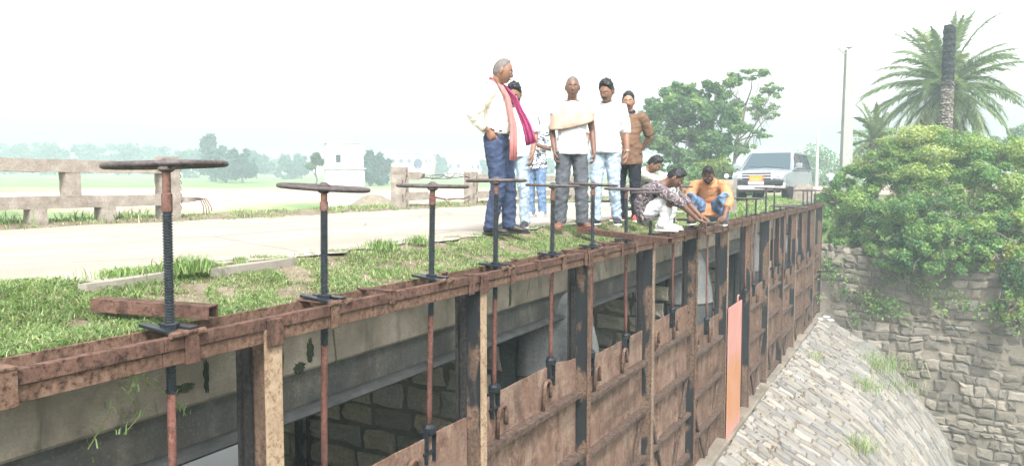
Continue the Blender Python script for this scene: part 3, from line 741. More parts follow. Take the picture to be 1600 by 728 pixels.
def person(label, loc, face, H, pose, skin, hair, hairstyle, shirt, trousers, shoes, sleeve=.85, tuck=False, belly=0.0, moustache=False, beard=False,
           belt=None, collar=None, hairlen=.014, cuff=True, loose=1.0, hem=.14, shoekind='shoe', build=1.0, group=None):
    s = H/1.70; a = math.atan2(-face[0], face[1])
    p = thing('person', label, 'person', loc, a, group)
    q = {k: (V(v)*s if hasattr(v, '__len__') and len(v) == 3 and k[:2] not in ('to', 'ha', 'pn', 'th') else (V(v) if hasattr(v, '__len__') else v)) for k, v in pose.items()}
    lat = (q['shR']-q['shL']).normalized(); hlat = (q['hipR']-q['hipL']).normalized(); b = build
    # head frame
    M = Matrix.Rotation(R(-pose['hyaw']), 3, 'Z') @ Matrix.Rotation(R(-pose['hpitch']), 3, 'X') @ Matrix.Rotation(R(pose['hroll']), 3, 'Y')
    hc = q['head']; hs = s
    x, y, z = head_grid(); X, Y, Z = head_shape(x, y, z)
    Mh = M*hs
    # body skin: trunk, limbs and neck grown together, then head, hands and feet merged into the same mesh
    t = MB()
    def limb(pts, rr, n=10): t.tube(pts, [r*s*b for r in rr], n)
    t.tube([q['pel']-(q['waist']-q['pel'])*.5, q['pel'], q['waist'], q['chest'], q['shl'], q['neck']], [(.11*s*b, .08*s*b), (.145*s*b, .095*s*b), (.13*s*b, .085*s*b), (.15*s*b, .095*s*b), (.135*s*b, .07*s*b), (.06*s*b, .055*s*b)], 14, lat=lat)
    up = (q['head']-q['neck']).normalized()
    t.tube([q['neck']-up*.05*s, q['neck']+up*.02*s, hc-up*.05*s+M @ V((0, -.015*s, 0))], [.066*s, .054*s, .052*s], 12)
    for k in 'RL':
        sh, el, wr = q['sh'+k], q['el'+k], q['wr'+k]; hp, kn, an = q['hip'+k], q['kn'+k], q['an'+k]
        limb([sh-(V((lat.x, lat.y, lat.z))*(1 if k == 'R' else -1))*.05*s, sh, sh.lerp(el, .5), el, el.lerp(wr, .3), wr], [.05, .054, .045, .037, .038, .026])
        limb([hp, hp.lerp(kn, .5), kn, kn.lerp(an, .35), an, an-V((0, 0, .03*s))], [.085, .07, .052, .052, .036, .036])
    me = remeshed(t, .0095, 3); mb = mesh_to_mb(me); bpy.data.meshes.remove(me)
    mb.join(grid_mb(X, Y, Z, Mh, hc))
    for sd in (-1, 1):                                              # ears
        mb.ball(hc+Mh @ V((sd*.076, -.008, .0)), (.010*hs, .021*hs, .033*hs), 10, 7, M @ Matrix.Rotation(R(sd*-18), 3, 'Z'))
    for k in 'RL':
        sd = q['th'+k]; mb.join(hand_mb(q['wr'+k], q['hand'+k], q['pn'+k], sd, pose['curl'+k], s*1.02))
        an = q['an'+k]; fd = V((q['toe'+k].x, q['toe'+k].y, 0)).normalized(); g = V((an.x, an.y, 0))
        if shoekind == 'sandal' or shoekind == 'bare':
            mb.tube([g-fd*.05*s+V((0, 0, .045*s)), g+V((0, 0, .06*s)), g+fd*.07*s+V((0, 0, .045*s)), g+fd*.13*s+V((0, 0, .03*s)), g+fd*.165*s+V((0, 0, .025*s))], [(.028*s, .03*s), (.034*s, .042*s), (.04*s, .032*s), (.046*s, .018*s), (.036*s, .012*s)], 10, lat=fd.cross(V((0, 0, 1))))
            for j in range(5):
                o = fd.cross(V((0, 0, 1)))*((j-2)*.017*s); L = .03-.004*abs(j-1)
                mb.tube([g+fd*.15*s+o+V((0, 0, .024*s)), g+fd*(.17+L)*s+o+V((0, 0, .018*s))], [.009*s, .007*s], 6)
    eyes_at = len(mb.f)
    mb.mi = 1
    for sd in (-1, 1): mb.ball(hc+Mh @ V((sd*.0285, .079, .011)), (.0125*hs, .008*hs, .0065*hs), 8, 6, M)
    mb.mi = 2
    for sd in (-1, 1): mb.ball(hc+Mh @ V((sd*.0285, .0845, .011)), (.0055*hs, .004*hs, .0056*hs), 8, 6, M)
    mb.mi = 3; mb.tube([hc+Mh @ V((-.024, .084, -.058)), hc+Mh @ V((0, .094, -.055)), hc+Mh @ V((.024, .084, -.058))], [.003*hs, .0065*hs, .003*hs], 8)
    mb.mi = 2
    for sd in (-1, 1): mb.tube([hc+Mh @ V((sd*.012, .090, .031)), hc+Mh @ V((sd*.030, .088, .036)), hc+Mh @ V((sd*.047, .075, .030))], [.002*hs, .003*hs, .0015*hs], 6)
    body = mb.build('body', [skin, EYEW, HAIR, LIP], p, smooth=True)
    # hair
    mk = hair_mask(hairstyle, x, y, z)
    if hairstyle != 'none':
        nz = np.array([[noise.noise(V((float(x[i, k])*7, float(y[i, k])*7, float(z[i, k])*7)))+.6*noise.noise(V((float(x[i, k])*19, float(y[i, k])*23, float(z[i, k])*17))) for k in range(x.shape[1])] for i in range(x.shape[0])])
        ln = hairlen*(.55+.75*ss(.1, 1, z)); off = (ln+hairlen*.85*nz)*mk-.012*(1-mk); f = 1+off/.1
        grid_mb(X*f, (Y)*f, Z*f, Mh, hc).build('hair', hair, p, smooth=True)
    if moustache:
        mb = MB(); mb.tube([hc+Mh @ V((-.036, .078, -.052)), hc+Mh @ V((-.016, .097, -.042)), hc+Mh @ V((0, .102, -.040)), hc+Mh @ V((.016, .097, -.042)), hc+Mh @ V((.036, .078, -.052))], [.004*hs, .009*hs, .008*hs, .009*hs, .004*hs], 8)
        mb.build('moustache', HAIR, p, smooth=True)
    if beard:
        bk = ss(-.36, -.48, z)*ss(-.25, .05, y)+ss(.45, .62, np.abs(x))*ss(-.05, -.3, z)*ss(-.15, .1, y); bk = np.clip(bk, 0, 1)*(1-np.exp(-(x/.25)**2-((z+.5)/.09)**2))
        f = 1+(.007*bk-.012*(1-bk))/.1; grid_mb(X*f, Y*f, Z*f, Mh, hc).build('beard', HAIR, p, smooth=True)
    # shirt
    w0 = q['pel']; up0 = (q['waist']-q['pel']).normalized()
    t = MB(); ab = V((0, 1, 0))
    hm = w0+up0*(.055*s if tuck else -hem*s*.55)
    bl = belly
    t.tube([hm, w0+up0*.08*s if not tuck else w0+up0*.09*s, q['waist']+ab*bl*.5*s, q['waist'].lerp(q['chest'], .5)+ab*bl*.45*s, q['chest'], q['shl'], q['shl'].lerp(q['neck'], .75)],
           [((.192 if not tuck else .160)*s*b, ((.148 if not tuck else .125)+bl*.3)*s*b), ((.180 if not tuck else .166)*s*b, ((.136 if not tuck else .122)+bl*.5)*s*b), (.162*s*b, (.115+bl*.6)*s*b), (.165*s*b, (.118+bl*.4)*s*b), (.175*s*b, .122*s*b), (.160*s*b, .092*s*b), (.082*s*b, .075*s*b)], 20, lat=lat)
    for k in 'RL':
        sh, el, wr = q['sh'+k], q['el'+k], q['wr'+k]; o = lat*(.04*s*(1 if k == 'R' else -1))
        pts = [sh-o*1.6, sh]; rr = [.062, .074]
        if sleeve <= 1: pts += [sh.lerp(el, .5*sleeve), sh.lerp(el, sleeve)]; rr += [.068, .064*loose]
        else: pts += [sh.lerp(el, .5), el, el.lerp(wr, (sleeve-1)*.5), el.lerp(wr, sleeve-1)]; rr += [.064, .056, .052, .045]
        t.tube(pts, [r*s*b for r in rr], 12)
    def wrinkle(me, amp, fr):
        N = len(me.vertices); co = np.empty(N*3, dtype=np.float32); no = np.empty(N*3, dtype=np.float32)
        me.vertices.foreach_get('co', co); me.vertices.foreach_get('normal', no); co = co.reshape(-1, 3); no = no.reshape(-1, 3)
        k = np.array([noise.noise((x*fr, y*fr, z*fr*1.7+loc[0]*7))+.5*noise.noise((x*fr*2.4+5, y*fr*2.4, z*fr*3))+1.1*max(0, .35-abs(noise.noise((x*fr*.6+3, y*fr*.6+loc[1], z*fr*1.5+x*fr*.8))))*2-.35 for x, y, z in co.tolist()])
        me.vertices.foreach_set('co', (co+no*(amp*s*k+.004*s)[:, None]).astype(np.float32).ravel()); me.update()
    me = remeshed(t, .011, 5); wrinkle(me, .008, 10); me.materials.clear(); me.materials.append(shirt)
    sm = link('shirt', me, p)
    if collar:
        mb = MB(); rs = []
        nb = q['neck']; 
        for k in range(3):
            r = (.066, .078, .086)[k]*s; zz = (.035, .028, .0)[k]*s
            rs.append([nb+up*zz+lat*(r*math.cos(aa))+up.cross(lat)*(r*math.sin(aa)*1.0) for aa in np.linspace(0, 2*math.pi, 18, endpoint=False)])
        mb.rings(rs, cap=False); c = mb.build('collar', collar, p); so = c.modifiers.new('s', 'SOLIDIFY'); so.thickness = .008
    # trousers
    t = MB()
    t.tube([w0+up0*(.10 if tuck else .045)*s, w0+up0*.02*s, w0-up0*.05*s, w0-up0*.10*s], [((.156 if tuck else .14)*s*b, (.112 if tuck else .095)*s*b), (.158*s*b, .114*s*b), (.157*s*b, .112*s*b), (.12*s*b, .09*s*b)], 18, lat=hlat)
    for k in 'RL':
        hp, kn, an = q['hip'+k], q['kn'+k], q['an'+k]
        e = an-V((0, 0, .025*s)) if cuff else kn.lerp(an, .85)
        t.tube([hp, hp.lerp(kn, .4), kn, kn.lerp(an, .5), e], [.098*s*b, .090*s*b, .070*s*b*loose, .064*s*b*loose, .060*s*loose], 12)
    me = remeshed(t, .011, 4); wrinkle(me, .009, 11); me.materials.clear(); me.materials.append(trousers); link('trousers', me, p)
    if belt:
        mb = MB(); c = w0+up0*.085*s; yv = up0.cross(hlat).normalized(); rs = []
        for dz, dr in ((-.018, .004), (-.018, .012), (.018, .012), (.018, .004)):
            rs.append([c+up0*dz*s+hlat*((.160*b*s+dr)*math.cos(aa))+yv*(((.118+bl*.3)*b*s+dr)*math.sin(aa)) for aa in np.linspace(0, 2*math.pi, 28, endpoint=False)])
        mb.rings(rs+[rs[0]], cap=False); mb.build('belt', belt, p)
    # shoes
    for k in 'RL':
        an = q['an'+k]; fd = V((q['toe'+k].x, q['toe'+k].y, 0)).normalized(); g = V((an.x, an.y, 0)); l2 = fd.cross(V((0, 0, 1)))
        mb = MB(); zz = lambda h: V((0, 0, h*s))
        if shoekind == 'shoe':
            mb.tube([g-fd*.072*s+zz(.05), g-fd*.05*s+zz(.055), g+zz(.062), g+fd*.06*s+zz(.055), g+fd*.12*s+zz(.042), g+fd*.17*s+zz(.036), g+fd*.195*s+zz(.032)],
                    [(.02*s, .03*s), (.038*s, .05*s), (.043*s, .052*s), (.046*s, .043*s), (.050*s, .030*s), (.040*s, .022*s), (.015*s, .010*s)], 12, lat=l2)
            sh = mb.build('shoe', shoes, p, smooth=True)
            mb = MB(); mb.tube([g-fd*.082*s+zz(.014), g-fd*.06*s+zz(.014), g+fd*.05*s+zz(.014), g+fd*.13*s+zz(.014), g+fd*.18*s+zz(.014), g+fd*.208*s+zz(.014)], [(.02*s, .014*s), (.041*s, .014*s), (.043*s, .014*s), (.052*s, .014*s), (.040*s, .014*s), (.012*s, .012*s)], 10, lat=l2)
            mb.build('sole', SHOEW if shoes is not LEATH else LEATH, sh)
        else:
            mb.tube([g-fd*.082*s+zz(.009), g-fd*.06*s+zz(.009), g+fd*.05*s+zz(.009), g+fd*.13*s+zz(.009), g+fd*.19*s+zz(.009), g+fd*.225*s+zz(.009)], [(.02*s, .009*s), (.041*s, .009*s), (.043*s, .009*s), (.054*s, .009*s), (.046*s, .009*s), (.012*s, .009*s)], 10, lat=l2)
            sh = mb.build('sandal', shoes, p)
            mb = MB(); mb.torus(g+fd*.11*s+zz(.022), .05*s, .009*s, 16, 6, Matrix((l2, V((0, 0, 1)), fd)).transposed() @ Matrix.Diagonal((1.0, .75, 1.0)), .5)
            mb.tube([g+fd*.17*s+zz(.03), g+fd*.11*s+l2*.045*s+zz(.03), g+fd*.02*s+l2*.045*s+zz(.02)], .006*s, 6); mb.tube([g+fd*.17*s+zz(.03), g+fd*.11*s-l2*.045*s+zz(.03), g+fd*.02*s-l2*.045*s+zz(.02)], .006*s, 6)
            mb.build('strap', shoes, sh)
    p['_s'] = s; del p['_s']
    return p, q, M, s
def facing(loc, deg):
    d = CAM-V(loc); d.z = 0; d.normalize(); a = R(deg)                # + turns towards the right of the picture
    return V((d.x*math.cos(a)-d.y*math.sin(a), d.x*math.sin(a)+d.y*math.cos(a), 0))
def ribbon(pts, lats, w, th, mat, name, parent, amp=.01, nf=5):
    """a hanging band of cloth with soft folds"""
    n = 11; mb = MB(); rs = []
    fr = frames(pts)
    for i, (pp, u, v) in enumerate(fr):
        l = V(lats[i] if isinstance(lats, list) else lats); t = u.cross(v); l = (l-t*l.dot(t)).normalized(); nn = t.cross(l); ww = w[i] if hasattr(w, '__len__') else w
        top = []; bot = []
        for k in range(n):
            f = k/(n-1)-.5; o = amp*math.sin(f*nf*2*math.pi+i*.35)
            top.append(V(pp)+l*(f*ww)+nn*(o+th/2)); bot.append(V(pp)+l*(f*ww)+nn*(o-th/2))
        rs.append(top+bot[::-1])
    mb.rings(rs); return mb.build(name, mat, parent, smooth=True)

# 1 the man in the cream shirt and pink scarf, hands behind his back, seen from his right side
loc = at_z(776, 366, .0); f = facing(loc, 72)
ps = dict(STAND, elR=(.30, -.15, 1.14), wrR=(.19, -.02, 1.0), elL=(-.235, -.04, 1.105), wrL=(-.23, .06, .87), handR=(-.25, .45, -.8), pnR=(-1, -.2, 0), thR=(0, 1, .2),
          knR=(.10, .05, .49), anR=(.10, -.03, .085), anL=(-.10, .10, .085), knL=(-.1, .09, .49), head=(0, .065, 1.585), hyaw=-12, hpitch=16)
p, q, M, s = person('man in a cream shirt and navy trousers with a long pink scarf, seen in profile', loc, f, 1.77, ps, SK1, HAIRG, 'receding', CREAM, NAVY, LEATH, sleeve=1.75, tuck=True, belly=.035, belt=LEATH, collar=CREAM, hairlen=.006, loose=1.08, build=1.02)
def L(*a): return V(a)*s
pts = [L(-.13, .10, 1.10), L(-.12, .135, 1.22), L(-.105, .13, 1.33), L(-.09, .075, 1.435), L(-.05, -.03, 1.49), L(.0, -.075, 1.50), L(.05, -.03, 1.49), L(.085, .08, 1.435), L(.10, .145, 1.33), L(.11, .18, 1.20), L(.12, .215, 1.05), L(.135, .22, .90), L(.14, .215, .72)]
lat = [V((1, .2, 0))]*3+[V((1, .0, .3)), V((.2, .7, .7)), V((0, .75, .65)), V((-.2, .7, .7)), V((1, 0, -.3))]+[V((.75, -.5, 0))]*5
sc = ribbon(pts[5:], lat[5:], [.08*s, .07*s, .06*s, .055*s, .065*s, .075*s, .085*s, .09*s], .014, PINKO, 'scarf', p, .008, 2)
pts2 = [L(.0, -.08, 1.50), L(-.05, -.03, 1.495), L(-.085, .075, 1.44), L(-.09, .16, 1.33), L(-.085, .225, 1.20), L(-.075, .285, 1.08), L(-.065, .32, .98), L(-.06, .34, .885)]
sc2 = ribbon(pts2, [V((0, .75, .65)), V((-.2, .7, .7)), V((1, 0, .3))]+[V((.55, .85, .2))]*5, [.08*s, .07*s, .06*s, .065*s, .08*s, .105*s, .13*s, .145*s], .014, PINKS, 'scarf', p, .008, 2)
mb = MB(); g0 = L(.0, .345, 1.0)
for a, b in (((-.03, 0), (.0, 0)), ((-.015, 0), (-.015, -.05)), ((.012, 0), (.012, -.05)), ((.012, 0), (.035, -.012)), ((.035, -.012), (.04, -.05))):
    mb.bar(g0+V((.03, a[0], a[1]))*s-V((.02, .0, 0)), g0+V((.03, b[0], b[1]))*s-V((.02, .0, 0)), .006, .004, (1, 0, 0))
# 2 the bearded man behind him
loc = at_z(812, 357, .0); loc = at_z(806, 357, 0); f = facing(loc, -18)
ps = dict(STAND, elL=(-.235, -.03, 1.105), wrL=(-.23, .08, .88), head=(0, .055, 1.575), hyaw=-10, hpitch=26)
person('bearded young man in a white shirt and pale jeans half hidden behind the pink scarf', loc, f, 1.65, ps, SK1, HAIR, 'full', WHITE, JEANL, SHOEB, sleeve=.9, beard=True, hairlen=.026, build=.95)
# 3 the youth with a phone
loc = at_z(838, 339, .0); f = facing(loc, -28)
ps = dict(STAND, elR=(.26, .02, 1.13), wrR=(.09, .24, 1.25), elL=(-.26, .02, 1.13), wrL=(-.07, .25, 1.24), handR=(-.45, .5, .6), handL=(.45, .5, .6), pnR=(-.5, -.6, .4), pnL=(.5, -.6, .4), thR=(-.3, .1, 1), thL=(.3, .1, 1), curlR=.8, curlL=.8, head=(0, .075, 1.57), hyaw=0, hpitch=32)
p, q, M, s = person('youth in a black and white camouflage shirt and blue jeans looking down at a phone', loc, f, 1.56, ps, SK2, HAIR, 'full', CAMO, JEANB, SHOEW, sleeve=.85, hairlen=.024, hem=.2, loose=1.1)
ph = thing('phone', 'dark phone held up in the hands of the youth in the camouflage shirt', 'phone', p.matrix_basis @ (V((.005, .315, 1.325))*s), p.rotation_euler.z)
mb = MB(); mb.box((0, 0, 0), (.15, .009, .074), Matrix.Rotation(R(-25), 3, 'X')); mb.build('case', DARK, ph, bevel=.003)
mb = MB(); mb.box((0, -.0052, .002), (.14, .002, .066), Matrix.Rotation(R(-25), 3, 'X')); mb.build('screen', DARK, ph)
# 4 the elder with the shawl
loc = at_z(893, 357, .0); f = facing(loc, 6)
ps = dict(STAND, knR=(.11, .03, .49), anR=(.13, -.02, .085), anL=(-.12, .02, .085), toeR=(.25, .95, 0), toeL=(-.75, .75, 0), elR=(.225, -.03, 1.10), wrR=(.20, .06, .865), hyaw=4, hpitch=4, curlR=.8, curlL=.8)
p, q, M, s = person('elder with cropped grey hair, a peach shawl, white shirt, grey trousers and sandals', loc, f, 1.73, ps, SK2, HAIRG, 'full', WHITE, GREYT, SANDAL, sleeve=.35, hairlen=.006, loose=1.15, shoekind='sandal', hem=.16, build=.97, moustache=False)
mb = MB(); rs = []
for zz, a, b, oy in ((1.452, .082, .085, -.02), (1.460, .098, .10, -.02), (1.437, .145, .118, -.02), (1.395, .192, .130, -.018), (1.345, .226, .142, -.012), (1.29, .248, .147, -.005), (1.23, .258, .152, .0), (1.19, .260, .153, .0), (1.175, .255, .148, 0), (1.19, .235, .13, 0), (1.3, .22, .12, -.005)):
    ring = []
    for k in range(56):
        an = 2*math.pi*k/56; fo = 1+.042*math.sin(an*3+zz*75)+.018*math.sin(an*7-zz*40)+.012*math.sin(an*13+zz*30); dz = .085*math.cos(an+2.6)*(1.47-zz)*3+.03*math.sin(an*2+1)*(1.47-zz)-.10*max(0, math.sin(an))**2*(zz > 1.43)-.05*max(0, math.sin(an))*(1.3 < zz <= 1.43)
        ring.append(V((a*fo*math.cos(an), oy+b*fo*math.sin(an), zz+dz))*s)
    rs.append(ring)
mb.rings(rs, cap=False); mb.build('shawl', PEACH, p, smooth=True)
# 5 the young man in the white shirt
loc = at_z(946, 352, .0); f = facing(loc, -14)
ps = dict(STAND, anR=(.11, .05, .085), knR=(.10, .07, .49), anL=(-.13, -.05, .085), head=(-.015, .06, 1.578), hyaw=12, hpitch=24, hroll=-4, wrR=(.25, .07, .86), wrL=(-.26, .02, .86), toeR=(.25, .95, 0), toeL=(-.3, .95, 0))
p, q, M, s = person('tall young man in a white shirt and pale jeans with a bracelet on each wrist', loc, f, 1.77, ps, SK1, HAIR, 'full', WHITE, JEANL, SHOEB, sleeve=1.08, hairlen=.026, moustache=True, collar=WHITE, hem=.12)
for k in 'RL':
    d = (q['wr'+k]-q['el'+k]).normalized(); x_ = d.orthogonal().normalized(); mb = MB(); mb.torus(q['wr'+k]-d*.02*s, .034*s, .006, 20, 6, Matrix((x_, d.cross(x_), d)).transposed()); mb.build('bracelet', METALC, p, smooth=True)
# 6 the man in the brown polo
loc = at_z(981, 346, .0); f = facing(loc, -20)
ps = dict(STAND, elL=(-.26, -.13, 1.12), wrL=(-.10, -.17, .96), handL=(1, 0, -.1), pnL=(0, -1, 0), thL=(0, 0, 1), elR=(.26, -.13, 1.12), wrR=(.12, -.18, .96), handR=(-1, 0, -.1), pnR=(0, -1, 0), thR=(0, 0, 1), hyaw=-16, hpitch=4, toeR=(.4, .9, 0), toeL=(-.3, .9, 0))
person('moustached man in a brown zip polo shirt and black trousers, hands behind him', loc, f, 1.74, ps, SK3, HAIR, 'full', BROWN, BLACKC, SHOER, sleeve=.9, belly=.06, moustache=True, collar=BLACKC, hairlen=.02, hem=.3)
# 7 squatting, sage shirt, behind
gz = -.06
loc = at_z(1034, 352, gz-.02)+V((-.25, .15, .11))-_rt*.03; f = facing(loc, 58)
ps = dict(SQUAT, hyaw=-10, hpitch=42, chest=(0, -.15, .53), shl=(0, -.01, .645), neck=(0, .04, .69), head=(0, .12, .755), shR=(.175, 0, .625), shL=(-.175, 0, .625))
person('squatting man in a pale sage shirt just behind the man in the patterned shirt', loc, f, 1.72, ps, SK1, HAIR, 'full', SAGE, GREYT, SHOEW, sleeve=1.3, hairlen=.022)
# 8 squatting, printed shirt, white trousers
loc = at_z(1037, 361, gz); f = facing(loc, 78)
ps = dict(SQUAT, wrR=(.10, .42, .15), wrL=(-.10, .42, .18), elR=(.25, .22, .36), elL=(-.24, .22, .36), head=(.0, .13, .635), hyaw=-4, hpitch=48, chest=(0, -.18, .455), shl=(0, -.04, .535), neck=(0, .015, .575), shR=(.175, -.03, .51), shL=(-.175, -.03, .51), handR=(-.3, .9, -.35), handL=(.3, .9, -.3))
p, q, M, s = person('squatting man in a purple patterned shirt and white trousers gripping a handwheel', loc, f, 1.72, ps, SK2, HAIR, 'full', PRINT, WHITE, SHOEW, sleeve=1.25, hairlen=.018, belt=LEATH)
# 9 squatting, orange shirt, facing us
loc = at_z(1106, 352, gz+.01); f = facing(loc, -6)
ps = dict(SQUAT, pel=(0, -.20, .16), waist=(0, -.23, .28), chest=(0, -.18, .45), shl=(0, -.09, .565), neck=(0, -.05, .61), head=(0, .05, .675), shR=(.185, -.08, .545), shL=(-.185, -.08, .545), elR=(.27, .06, .33), elL=(-.28, .06, .33), wrR=(.19, .28, .14), wrL=(-.24, .28, .14),
          handR=(-.2, .9, -.3), handL=(.2, .9, -.3), hyaw=0, hpitch=40, knR=(.22, .13, .38), knL=(-.22, .13, .38), anR=(.20, .0, .085), anL=(-.20, .0, .085))
p, q, M, s = person('squatting man in an orange shirt with sunglasses on his head, facing the camera', loc, f, 1.72, ps, SK2, HAIR, 'full', ORANGE, JEANB, SHOEB, sleeve=1.45, hairlen=.014, moustache=True, beard=True, collar=ORANGE, build=1.08)
hc = q['head']; mb = MB()
for sd in (-1, 1): mb.ball(hc+M @ V((sd*.036*s, .074*s, .093*s)), (.030*s, .008*s, .024*s), 12, 8, M @ Matrix.Rotation(R(-40), 3, 'X'))
mb.tube([hc+M @ V((-.075, .0, .05))*s, hc+M @ V((-.07, .06, .088))*s, hc+M @ V((0, .088, .098))*s, hc+M @ V((.07, .06, .088))*s, hc+M @ V((.075, .0, .05))*s], .004, 6); mb.build('sunglasses', DARK, p, smooth=True)
# 10 a far figure on the road in pale blue
loc = at_d(1298, 300, 58); loc.z = -.1; f = facing(loc, 150)
person('distant figure in a pale blue shirt on the road behind the bushes', loc, f, 1.66, dict(STAND), SK1, HAIR, 'full', PALEBL, GREYT, SHOEB, sleeve=.9)
# ------------------------------------------------------------------ loose steel channels on the bank
def channel(name, label, p0, p1, w, h, th=.008):
    p0 = V(p0); p1 = V(p1); c = (p0+p1)/2; d = p1-p0; L = d.length; d.normalize(); side = d.cross(V((0, 0, 1))).normalized(); up = side.cross(d)
    M = Matrix((side, d, up)).transposed(); mb = MB()
    def bx(cc, s): mb.box(M @ V(cc), s, M)
    bx((0, 0, h-th/2), (w, L, th)); bx((w/2-th/2, 0, h/2-th/2), (th, L, h-th)); bx((-w/2+th/2, 0, h/2-th/2), (th, L, h-th))
    bx((w/2-.018, 0, th/2), (.02, L, th))
    o = mb.build(name, RUST, None, bevel=.002); o.location = c; return tag(o, label, 'steel channel')
a = at_z(170, 482, -.075); b = at_z(384, 494, -.122); b.x = -.03; b.y -= .16; a += (a-b)*.12; a.z = -.085
channel('steel_channel', 'short rusty steel channel lying on the grass with its open end on the gate beam', a, b+V((0, 0, .012)), .085, .062)
a = at_z(905, 364, -.05); b = at_z(1047, 381, -.10)
channel('steel_channel', 'long rusty steel channel with bolt holes lying on the grass by the squatting men', a, b, .09, .06)

# ------------------------------------------------------------------ concrete railings on the far side of the road
RAILC = m_mix = None
def mk_rail():
    t = NT('railing_concrete'); a = t.noise(6, 7, .68); f = t.noise(60, 5, .7)
    c = t.ramp(a, [(.3, (.21, .175, .145)), (.5, (.31, .27, .23)), (.7, (.40, .36, .31))]); c = t.mix(t.ramp(f, [(.35, .6), (.55, 0)]), c, (.15, .12, .10))
    return t.done(c, .93, t.mix(.5, f, a), .7, .015, 0, .15)
RAILC = mk_rail(); REBAR = m_rust('rebar', (.04, .02, .016), (.09, .045, .035), (.16, .09, .07))
RX = -6.45
def rbox(mb, x, y0, y1, z0, z1, w, seed=0, broke=None):
    """a concrete member along y with chipped irregular faces"""
    n = max(2, int((y1-y0)/.08)); rs = []
    for k in range(n+1):
        y = y0+(y1-y0)*k/n; ring = []
        for a, b in ((-.5, 0), (-.25, 0), (.25, 0), (.5, 0), (.5, .5), (.5, 1), (.25, 1), (-.25, 1), (-.5, 1), (-.5, .5)):
            q = V((x+a*w, y, z0+b*(z1-z0))); nn = noise.noise(q*9+V((seed, 0, 0)))*.010+noise.noise(q*3+V((seed, 3, 0)))*.008
            if broke and k > n-3: nn -= .03*(k-n+3)*random.random()
            ring.append(V((q.x+(1 if a > 0 else -1)*nn*(abs(a) > .4), q.y, q.z+(1 if b > .5 else -1)*nn)))
        rs.append(ring)
    mb.rings(rs)
def rpost(mb, x, y, z0, z1, w, d, seed=0):
    n = 12; rs = []
    for k in range(n+1):
        z = z0+(z1-z0)*k/n; ring = []
        for a, b in ((-.5, -.5), (0, -.5), (.5, -.5), (.5, 0), (.5, .5), (0, .5), (-.5, .5), (-.5, 0)):
            q = V((x+a*w, y+b*d, z)); nn = 1+.10*noise.noise(q*8+V((seed, 0, 0)))+.05*noise.noise(q*20); ring.append(V((x+a*w*nn, y+b*d*nn, z)))
        rs.append(ring)
    mb.rings(rs)
def ry(px): return at_x(px, 300, RX).y
y_end = ry(262); y0 = ry(-420)
ra = thing('concrete_railing', 'weathered concrete railing with two long rails at the left edge of the road', 'railing', (RX, y_end, 0))
def lo(mb, o): mb.v = [(x-o.location.x, y-o.location.y, z-o.location.z) for x, y, z in mb.v]; return mb
ztop = .815
mb = MB(); rbox(mb, RX, y0, y_end-.1, ztop-.155, ztop, .15, 1); lo(mb, ra).build('top_rail', RAILC, ra)
mb = MB(); rbox(mb, RX, y0, y_end-.1, .215, .365, .14, 2); lo(mb, ra).build('lower_rail', RAILC, ra)
for k, px in enumerate((110, -190)): mb = MB(); rpost(mb, RX, ry(px), .36, ztop-.15, .15, .19, k); lo(mb, ra).build('upper_post', RAILC, ra)
for k, px in enumerate((54, 163, -120, -300)): mb = MB(); rpost(mb, RX, ry(px), -.10, .22, .16, .20, k+5); lo(mb, ra).build('lower_post', RAILC, ra)
mb = MB(); rpost(mb, RX, y_end, -.1, .89, .20, .26, 9); lo(mb, ra).build('end_post', RAILC, ra)
mb = MB(); rbox(mb, RX, y_end+.05, ry(312), .255, .325, .10, 4, True); lo(mb, ra).build('broken_rail', RAILC, ra)
mb = MB()
for k in range(4): yy = ry(311)+.02*k; mb.tube([(RX+.02*k, yy-.1, .30), (RX+.02*k, yy+.02, .29), (RX+.03*k, yy+.07, .18), (RX+.02*k, yy+.08+.01*k, .02+.03*k)], .006, 5)
for k in range(7): mb.tube([(RX+.1+.012*(k % 2), y_end+.125, .15+.09*k), (RX+.11, y_end+.14+.01*random.random(), .17+.09*k), (RX+.09, y_end+.125, .22+.09*k)], .006, 5)
lo(mb, ra).build('rebar', REBAR, ra)
rb = thing('concrete_railing', 'broken concrete railing with bent bare rebar between two crumbling posts', 'railing', (RX, ry(625), 0))
mb = MB(); rpost(mb, RX, ry(625), -.1, .86, .24, .30, 21); lo(mb, rb).build('post', RAILC, rb)
mb = MB(); rpost(mb, RX, ry(736), -.1, .80, .22, .30, 22); lo(mb, rb).build('post', RAILC, rb)
mb = MB(); rbox(mb, RX, ry(630), ry(662), .60, .76, .14, 5, True); lo(mb, rb).build('broken_rail', RAILC, rb)
mb = MB(); rbox(mb, RX, ry(630), ry(673), .17, .34, .14, 6, True); lo(mb, rb).build('broken_rail', RAILC, rb)
mb = MB(); rbox(mb, RX, ry(740), ry(905), .59, .74, .14, 7); lo(mb, rb).build('top_rail', RAILC, rb)
mb = MB(); rbox(mb, RX, ry(740), ry(905), .17, .33, .14, 8); lo(mb, rb).build('lower_rail', RAILC, rb)
for k, px in enumerate((820, 893)): mb = MB(); rpost(mb, RX, ry(px), -.1, .8, .2, .28, 30+k); lo(mb, rb).build('post', RAILC, rb)
rnd = random.Random(3); mb = MB()
def wire(p0, p1, sag, jit, r=.008, n=9):
    p0 = V(p0); p1 = V(p1); pts = []
    for k in range(n+1):
        t = k/n; e = math.sin(math.pi*t); pts.append(p0.lerp(p1, t)+V((rnd.uniform(-jit, jit)*e, rnd.uniform(-jit, jit)*e, sag*e+rnd.uniform(-jit, jit)*e)))
    mb.tube(pts, r, 5)
for z, s in ((.70, .0), (.66, -.05), (.63, .03)): wire((RX+.05, ry(655), z), (RX+.05, ry(732), z+.03), s, .03)
